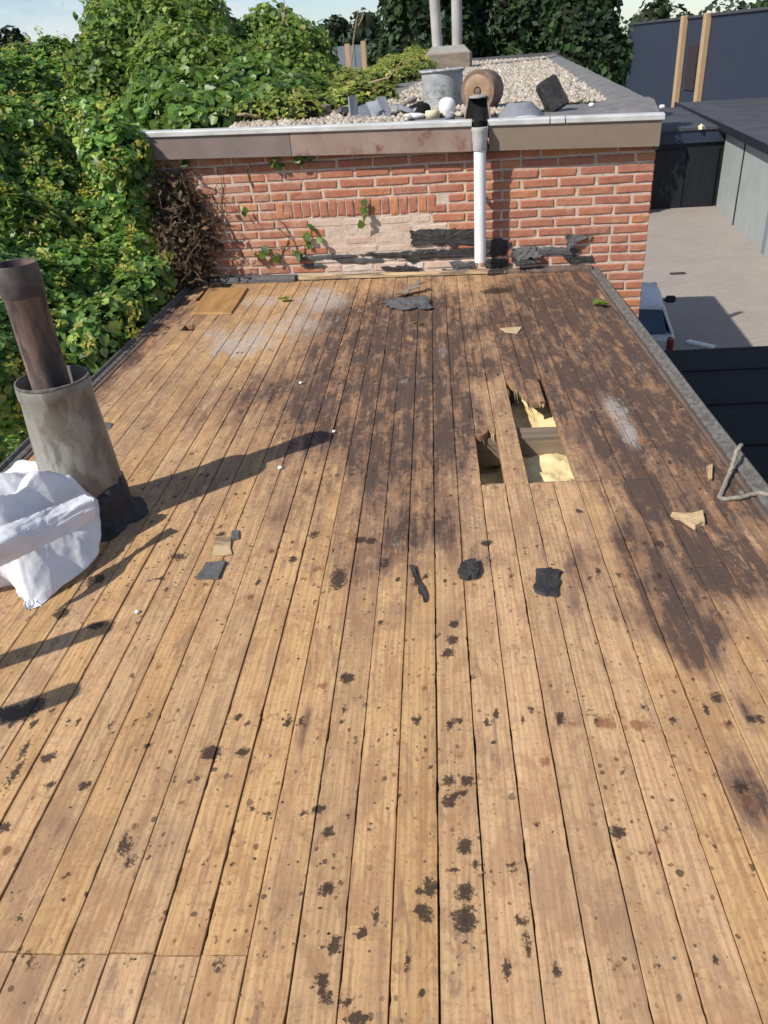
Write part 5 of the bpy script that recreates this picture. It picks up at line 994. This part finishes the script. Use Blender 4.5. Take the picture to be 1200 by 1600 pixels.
def lump(name, px, rad_px, mt, lb, cat, flat=.6, wob=.05, prof=None):
    c = at_roof(*px); s_ = np.linalg.norm(c-CAM)/F_PX*rad_px; m = MB(); pr_ = prof or [(.3, 0), (.92, .12), (1, .5), (.85, .85), (.5, 1.0), (0, 1.04)]
    m.lathe([(a*s_, b_*s_*flat*2) for a, b_ in pr_], 16, wob=wob); o = m.build(name, mt, None, True, tuple(c)); return tag(o, lb, cat)
lump('white_ball', (699, 182), 12, M_WHITE, 'round white cap resting beside the black outlet', 'cap', .95, .02)
lump('cap_stub', (703, 187), 7, M_SLATE, 'small grey stub below the round white cap', 'stub', .6)
lump('white_block', (646, 186), 16, M_WHITE, 'flat white lump in front of the black laths', 'scrap', .22, .1)
lump('cream_block', (676, 185), 10, M_CREAMP, 'cream square block in front of the zinc bucket', 'scrap', .5, .0, [(0, 0), (1, 0), (1, .9), (.9, 1), (0, 1)])
lump('grey_lump', (662, 184), 10, M_DARK, 'black crumpled lump in front of the bucket', 'scrap', .9, .12)
lump('grey_cone', (812, 182), 34, M_SLATE, 'broad grey conical flashing lying right of the cowl', 'flashing', .26, .02, [(1, 0), (.98, .04), (.55, .8), (.5, .95), (.3, 1)])
lump('metal_disc', (823, 186), 15, M_ALU, 'small round metal disc in front of the grey flashing', 'disc', .12, .0, [(0, 0), (.9, 0), (1, .2), (1, .8), (.92, 1), (.3, 1.2), (0, 1.2)])
c = at_roof(862, 174); sc = np.linalg.norm(c-CAM)/F_PX
bx = thing('black_vent_cap', 'black square vent cap leaning on the roof right of the flashing', 'vent', tuple(c), .35)
rt = Matrix.Rotation(math.radians(-24), 3, 'Y') @ Matrix.Rotation(math.radians(-20), 3, 'X')
m = MB(); m.cbox((0, 0, 19*sc), (27*sc, 20*sc, 40*sc), .008, rt); m.build('box', M_TAR, bx)
m = MB(); m.cbox(tuple(Vector((0, 0, 19*sc))+rt @ Vector((0, 0, 20.5*sc))), (23*sc, 16*sc, 2*sc), .003, rt); m.build('dark_opening', M_DARK, bx)  # dark plate coloured as the shaded opening on top of the box
for (x, y, lb) in ((924, 167, 'white bird dropping sized pebble on the bitumen left of the roof corner'), (1000, 158, 'white pebble on the bitumen nearest the roof corner'), (1034, 170, 'white pebble on the roof corner itself')):
    lump('pebble', (x, y), 4, M_WHITE, lb, 'pebble', .6)
# flue pipes on a concrete plinth
c = PY(701, 104, 13.0); sc = np.linalg.norm(c-CAM)/F_PX; c[2] = rz_at(c)
fp = thing('twin_flue', 'two grey flue pipes on a square concrete plinth far back on the roof', 'chimney', tuple(c), WALL_A)
m = MB(); m.cbox((0, 0, 10*sc), (62*sc, 40*sc, 20*sc), .02); m.build('plinth', M_OLDWOOD, fp)
m = MB(); m.box((0, 0, 24*sc), (58*sc, 36*sc, 8*sc), None, .72); m.build('plinth_cap', M_CONC, fp)
for dx, lean in ((-13, -.028), (12, .0)):
    m = MB(); L_ = 2.4; m.lathe([(6.8*sc, 24*sc), (6.8*sc, 24*sc+L_*.42), (7.8*sc, 24*sc+L_*.425), (7.8*sc, 24*sc+L_*.5), (6.8*sc, 24*sc+L_*.505), (6.8*sc, L_), (5.5*sc, L_), (5.5*sc, L_*.8)], 20); o = m.build('flue_pipe', M_ASB, fp, False, (dx*sc, 0, 0), (0, lean*1.6, 0)); smooth_angle(o, 40)

# ------------------------------------------------------------------ the yard on the right
def gpt(x, y): return PZ(x, y, GROUND)
# low black roof below our right edge
zb = -2.55; e = PZ(1060, 547, zb)
bs = thing('black_roof_shed', 'low shed with black flat roof below the right roof edge', 'shed', (2.9, e[1]-3.3, GROUND))
m = MB(); m.box((0.0, 0, (zb-GROUND)/2-.05), (3.0, 6.4, zb-GROUND-.1)); m.build('wall', M_BLACKW, bs)
m = MB(); m.box((0, 0, zb-GROUND-.05), (3.2, 6.6, .1)); m.build('roof', M_EPDM, bs)
for k in range(6): m = MB(); m.box((0, -2.9+k*1.08, zb-GROUND+.006), (3.19, .05, .012)); m.build('roof_seam', M_EPDM, bs)
# plank lying on the paving
a = gpt(1094, 540); o0 = a; rt = Matrix.Rotation(.5, 3, 'Z'); m = MB(); m.cbox((0, 0, .03), (.16, .62, .05), .006, Matrix.Rotation(.75, 3, 'Z')); tag(m.build('pale_board', M_WHITE, None, False, tuple(a)), 'short pale board lying on the shaded paving behind the car', 'board')
for (x, y, lb) in ((1059, 428, 'small dark drain grate in the sunlit paving'),):
    a = gpt(x, y); m = MB(); m.box((0, 0, .012), (.42, .2, .012))
    dg = thing('drain_grate', lb, 'drain', tuple(a)); m.build('frame', M_SOOT, dg)
    for k in range(6): m = MB(); m.box((-.16+k*.064, 0, .022), (.02, .17, .01)); m.build('bar', M_DARK, dg)
# garage row on the right
g0, g1 = gpt(1118, 325), gpt(1190, 395); gd = (g0-g1)/np.linalg.norm(g0-g1); ga = math.atan2(-gd[0], gd[1]); GH = 2.62
gr = thing('garage_row', 'grey green panelled garage row with dark flat roof at the right', 'garage', tuple(g1), ga)
L_far = np.linalg.norm(g0-g1)
ys = [-9.0, -6.2, -3.4, -.62, .55, L_far*.5, L_far]
ys = [-9.2, -6.9, -4.6, -2.3, -.15, L_far*.56, L_far]
for k in range(len(ys)-1):
    m = MB(); m.cbox((.04, (ys[k]+ys[k+1])/2, GH/2-.02), (.08, ys[k+1]-ys[k]-.07, GH-.04), .01); m.build('wall_panel', M_GARAGE, gr)
    m = MB(); m.box((.03 if k != 4 else .0, ys[k+1]-.001, GH/2-.02), (.06, .068, GH-.04) if k != 3 else (.14, .24, GH-.04)); m.build('post', M_BLACKW if k != 3 else M_GARPOST, gr)
m = MB(); m.box((3.1, (ys[0]+L_far+11)/2, GH/2), (5.9, L_far+11-ys[0]-.05, GH-.04)); m.build('wall', M_BLACKW, gr)
m = MB(); m.box((3.0, (ys[0]+L_far+11)/2+.1, GH+.09), (6.4, L_far+11-ys[0]+.5, .18)); m.build('roof', M_DROOF, gr)
m = MB(); m.box((-.23, (ys[0]+L_far+11)/2+.1, GH+.105), (.05, L_far+11-ys[0]+.52, .23)); m.build('roof_edge_trim', M_BLACKW, gr)
m = MB(); m.cbox((-.12, .4, GH+.19), (.2, .5, .05), .01); m.build('roof_patch', M_CREAMP, gr)
# dark shed closing the yard
s0, s1 = gpt(1005, 328), gpt(1122, 322); ds = thing('dark_shed', 'dark blue black shed closing the far end of the yard', 'shed', tuple((s0+s1)/2), math.atan2(s1[1]-s0[1], s1[0]-s0[0])); wS = np.linalg.norm(s1-s0)+1.2
m = MB(); m.box((-.3, 4.4, GH/2), (wS, 8.7, GH)); m.build('wall', M_BLACKW, ds)
for k in range(2): m = MB(); m.cbox((-.55+k*1.14, .03, 1.02), (1.1, .06, 2.0), .012); dd = m.build('door', M_BLACKW, ds)
m = MB(); m.box((-.2, -.02, GH-.2), (wS+.1, .06, .4)); m.build('fascia_panel', M_NAVY, ds)
m = MB(); m.add([(-wS/2-.4, -.1, GH+.01), (wS/2, -.1, GH+.01), (wS/2, 9, GH+.05), (-wS/2-.4, 9, GH+.05), (-wS/2-.4, -.1, GH+.1), (wS/2, -.1, GH+.1), (wS/2, 9, GH+.14), (-wS/2-.4, 9, GH+.14)], [(0, 3, 2, 1), (4, 5, 6, 7), (0, 1, 5, 4), (1, 2, 6, 5), (2, 3, 7, 6), (3, 0, 4, 7)]); m.build('roof', M_DROOF, ds)
m = MB(); m.lathe([(.0, 0), (.12, .02), (.1, .12), (0, .2)], 8, (.35, -.1, GH+.02), .2); m.build('lamp', M_CREAMP, ds)
# big dark blue hall
h0, h1 = PY(985, 40, 62), PY(1215, 12, 42); htop = (h0[2]+h1[2])/2
dvec = h1-h0; hall = thing('dark_blue_hall', 'large dark blue clad hall with two pale timber posts', 'building', (h0[0], h0[1], GROUND), math.atan2(dvec[1], dvec[0])); Lh = np.linalg.norm(dvec[:2])+6; Hh = htop-GROUND
m = MB(); m.box((Lh/2, 8, Hh/2), (Lh, 16, Hh)); m.build('wall', M_NAVY, hall)
m = MB(); m.box((Lh/2, 8, Hh+.06), (Lh+.2, 16.2, .12)); m.build('roof_edge_trim', M_DROOF, hall)
ca_, sa_ = dvec[0]/np.linalg.norm(dvec[:2]), dvec[1]/np.linalg.norm(dvec[:2])
def hall_x(x, y):
    d = ray(x, y); n_ = np.array([-sa_, ca_]); t = ((h0[:2]-CAM[:2]) @ n_)/(d[:2] @ n_); p = CAM+d*t; return (p[0]-h0[0])*ca_+(p[1]-h0[1])*sa_
for x, y in ((1066, 100), (1101, 100)): m = MB(); m.cbox((hall_x(x, y), -.16, Hh/2+.08), (.40, .3, Hh+.15), .02); m.build('timber_post', M_POST, hall)
xm = hall_x(1086, 65); m = MB(); m.cbox((xm, -.04, Hh-2.4), (1.3, .08, 2.2), .02); wd = m.build('hatch', nmat('brown_hatch', (.04, .028, .03), (.03, .022, .025), 3), hall)
for k in range(3): m = MB(); m.box((xm, -.08, .9+k*.5), (1.3, .03, .06)); m.build('slat', M_BLACKW, hall)

# ------------------------------------------------------------------ parked car
def make_car():
    z_roof = GROUND+1.43; rr = PZ(1035, 474, z_roof); yaw = math.radians(-9)
    root = thing('parked_car', 'silver hatchback parked in the shade behind the brick building', 'car'); root.rotation_euler = (0, 0, yaw)
    loc = Vector((rr[0], rr[1], GROUND))-Matrix.Rotation(yaw, 3, 'Z') @ Vector((.56, .42, 0)); root.location = (loc[0], loc[1], GROUND)
    # body: stations from tail (y=0) to nose; rows: (half width, z)
    st = [(0.0, [(.62, .42), (.74, .45), (.78, .62), (.74, .80), (.70, .86)]), (.12, [(.74, .30), (.80, .36), (.83, .62), (.81, .84), (.76, .93)]), (.5, [(.76, .22), (.82, .30), (.845, .6), (.83, .86), (.78, .95)]), (1.5, [(.76, .22), (.82, .28), (.845, .58), (.83, .86), (.78, .93)]), (2.6, [(.76, .22), (.82, .28), (.845, .58), (.83, .84), (.77, .91)]), (3.1, [(.75, .22), (.81, .3), (.83, .56), (.8, .76), (.72, .84)]), (3.6, [(.72, .24), (.77, .32), (.78, .54), (.72, .66), (.62, .72)]), (3.85, [(.55, .30), (.62, .36), (.63, .5), (.56, .58), (.45, .62)])]
    m = MB(); V = []; Fc = []; nr = 10
    for y, rows in st:
        V += [(-w, y, z) for w, z in rows]+[(w, y, z) for w, z in rows[::-1]]
    for a in range(len(st)-1):
        for p in range(nr): Fc.append((a*nr+p, a*nr+(p+1) % nr, (a+1)*nr+(p+1) % nr, (a+1)*nr+p))
    Fc += [tuple(range(nr)), tuple(range((len(st)-1)*nr, len(st)*nr))]; m.add(V, Fc); o = m.build('body', M_CARP, root); smooth_angle(o, 35)
    # cabin roof and pillars
    cs = [(.10, .745, .92), (.22, .70, 1.10), (.40, .58, 1.38), (.62, .565, 1.425), (1.4, .575, 1.44), (2.0, .57, 1.40), (2.75, .70, .92)]
    m = MB(); V = []; Fc = []
    for y, w, z in cs: V += [(-.76, y, .90) if False else (-w, y, z), (w, y, z)]
    m2 = MB(); V = []
    rows = [(.30, .60, 1.36), (.42, .575, 1.405), (.8, .58, 1.435), (1.4, .585, 1.445), (1.95, .58, 1.41), (2.05, .57, 1.385)]
    for y, w, z in rows: V += [(-w-.02, y, z-.035), (-w*.9, y, z), (0, y, z+.018), (w*.9, y, z), (w+.02, y, z-.035)]
    for a in range(len(rows)-1):
        for p in range(4): Fc.append((a*5+p, a*5+p+1, a*5+6+p, a*5+5+p))
    m2.add(V, Fc); o = m2.build('roof', M_CARP, root); md = o.modifiers.new('t', 'SOLIDIFY'); md.thickness = .03; smooth_angle(o, 60)
    quad = lambda nm, P, mt, off: MB().prism(P, off).build(nm, mt, root)
    quad('rear_window', [(-.66, .14, .96), (.66, .14, .96), (.565, .325, 1.34), (-.565, .325, 1.34)], M_GLASS, (0, .02, 0))
    quad('windscreen', [(-.66, 2.68, .93), (.66, 2.68, .93), (.56, 2.07, 1.36), (-.56, 2.07, 1.36)], M_GLASS, (0, -.02, 0))
    for s in (-1, 1):
        quad('side_window', [(s*.775, .35, .95), (s*.775, 1.25, .94), (s*.60, 1.25, 1.39), (s*.60, .5, 1.36)], M_GLASS, (-s*.02, 0, 0))
        quad('side_window', [(s*.775, 1.31, .94), (s*.765, 2.5, .93), (s*.595, 2.02, 1.36), (s*.60, 1.31, 1.39)], M_GLASS, (-s*.02, 0, 0))
        for P in ([(s*.785, .14, .93), (s*.785, .36, .94), (s*.605, .5, 1.385), (s*.585, .30, 1.375)], [(s*.782, 1.24, .93), (s*.782, 1.32, .93), (s*.608, 1.32, 1.4), (s*.608, 1.24, 1.4)], [(s*.78, 2.52, .92), (s*.70, 2.72, .91), (s*.57, 2.08, 1.39), (s*.6, 2.0, 1.39)]): quad('pillar', P, M_CARP, (-s*.035, 0, 0))
        m = MB(); m.cbox((s*.735, .03, .76), (.13, .16, .30), .03); m.build('tail_lamp', M_TAIL, root)
        m = MB(); m.cbox((s*.94, 2.28, .98), (.2, .1, .14), .03); m.tube([(s*.8, 2.3, .95), (s*.9, 2.29, .96)], .02, 6); m.build('mirror', M_TYRE, root)
        m = MB(); m.cbox((s*.60, 3.78, .60), (.22, .14, .12), .03); m.build('headlight', M_GLASS, root)
        for y in (.62, 3.05):
            m = MB(); m.lathe([(.2, -.09), (.29, -.09), (.305, -.06), (.305, .06), (.29, .09), (.2, .09)], 28); m.v = [(s*.74+v[2], y+v[0], .305+v[1]) for v in m.v]; ty = m.build('wheel', M_TYRE, root); smooth_angle(ty, 40)
            m = MB(); m.lathe([(.2, -.05), (.205, .07), (.15, .075), (.05, .05), (0, .05)], 20); m.v = [(s*(.74+v[2]*1.0), y+v[0], .305+v[1]) for v in m.v]; m.build('rim', M_RIM, ty)
    m = MB(); m.cbox((0, -.02, .50), (1.56, .22, .26), .06); o = m.build('bumper', M_CARP, root); smooth_angle(o, 50)
make_car()

# ------------------------------------------------------------------ trees and far things
def tree(label, x, y, Y, half_px, top_px, pal, seed, dens=26, size=.33, name='tree', group='trees beyond the roofs', nblob=9, core=.82, mt=None):
    p = PY(x, y, Y); sc = np.linalg.norm(p-CAM)/F_PX; rw = half_px*sc; ztop = PY(x, top_px, Y)[2]; zbot = GROUND+1.2; r_ = np.random.default_rng(seed); bl = []
    for k in range(nblob):
        t = (k+.5)/nblob; zc = zbot+(ztop-zbot)*(.16+.70*t); w = rw*(.95-.45*abs(t-.4)**1.5*2); an = k*2.4
        rb = max(rw*.46, .5)*r_.uniform(.8, 1.15); bl.append((p[0]+math.cos(an)*(w-rb)*.9, p[1]+math.sin(an)*(w-rb)*.6, min(zc, ztop-rb*.8), rb, rb, rb*.92))
    bl.append((p[0], p[1], (zbot+ztop)/2, rw*.62, rw*.6, (ztop-zbot)*.46))
    bush(name, label, 'tree', (p[0], p[1], GROUND), bl, dens, size, pal, mt or M_TREE, seed, size*.9, core, 'tri', lambda q_, n_: n_[:, 1] < .45, [([(p[0], p[1], GROUND), (p[0]+.1, p[1], GROUND+1.5), (p[0], p[1], (ztop+GROUND)*.5)], [rw*.09+.12, rw*.07+.1, rw*.04+.05])], group)
tree('dark green tree behind the twin flue pipes', 660, 60, 31, 95, -130, DARK_C, 61, 60, .24)
tree('broad dark green tree behind the middle of the gravel roof', 790, 60, 33, 120, -190, DARK_C, 62, 60, .24)
tree('dark green tree beside the dark blue hall', 905, 70, 30, 88, -60, DARK_C, 63, 70, .22)
tree('small dark tree top above the left end of the hall', 1020, 20, 62, 45, -14, DARK_C, 64, 14, .5)
tree('dark tree top rising above the right of the hall', 1185, 20, 64, 45, -10, DARK_C, 65, 14, .5)
tree('distant dark tree at the far left of the horizon', 20, 80, 60, 42, 28, FAR_C, 66, 14, .5)
tree('distant blue green tree just right of the far left tree', 125, 80, 95, 22, 44, FAR_C, 67, 6, .7)
tree('distant dark tree above the tall shrub and round shrub', 358, 50, 75, 30, 4, FAR_C, 68, 10, .55)
tree('distant tree mass left of the dark trees', 520, 60, 85, 50, 16, FAR_C, 69, 8, .6)
tree('distant tree close against the dark tree at left', 570, 60, 80, 45, 12, FAR_C, 70, 8, .6)
tree('low round bush in front of the distant trees', 510, 85, 55, 20, 52, FAR_C, 71, 16, .4)
w = thing('far_wood', '', ''); bpy.data.objects.remove(w)
rng = np.random.default_rng(90); bl = [(-130+k*7.5+rng.normal(0, 2), 170+rng.normal(0, 8), GROUND+2.5, rng.uniform(5, 8), 5, rng.uniform(5.5, 8.5)) for k in range(38)]
P, N, I = blob_points(bl, 1.3, rng, .6, lambda p, n: (n[:, 1] < .4) & (n[:, 2] > -.5)); V, Fq, C_ = leaf_cloud(P, N, 1.3*rng.uniform(.6, 1.3, len(P)), tints(len(P), rng, *FAR_C), rng, 'tri')
ow = obj('far_wood', fast_mesh('far_wood', V, Fq, M_TREE, C_), None); tag(ow, 'far dark wood along the horizon', None, None, 'stuff')
# far house with tiled roof
p = PY(52, 92, 110); hs = thing('far_house', 'far grey roofed house between the far left trees', 'house', (p[0], p[1], GROUND), .25)
zr = PY(52, 64, 110)[2]-GROUND; ze = PY(52, 92, 110)[2]-GROUND
m = MB(); m.box((0, 2.5, ze/2), (5, 5, ze)); m.build('wall', M_CONC, hs)
m = MB(); m.prism([(-2.7, -.3, ze), (-2.7, 5.3, ze), (-2.7, 2.5, zr)], (5.4, 0, 0)); m.build('roof', M_TILE, hs)
for k in (-1.2, 1.2): m = MB(); m.box((k, -.02, ze-1.2), (1, .06, 1.1)); m.build('window', M_GLASS, hs)
# far fence behind the weeds
for k, (x, y0, y1) in enumerate(((545, 68, 105), (570, 64, 105))):
    a, c = PY(x, y1, 17), PY(x, y0, 17); m = MB(); m.box((0, 0, (c[2]-GROUND)/2), (.09, .09, c[2]-GROUND)); tag(m.build('fence_post', M_POST, None, False, (a[0], a[1], GROUND)), ('left' if k == 0 else 'right')+' brown fence post standing behind the roof weeds', 'post', 'fence posts behind the weeds')
a, c = PY(500, 95, 40), PY(610, 66, 40); hz = c[2]-GROUND
fs = thing('dark_fence', 'dark screen fence in front of the distant trees', 'fence', (a[0], 40, GROUND))
for k in range(8): m = MB(); wd = (c[0]-a[0])/8; m.box((wd*(k+.5), 0, hz/2), (wd-.03, .05, hz)); m.build('panel', M_GARPOST, fs)
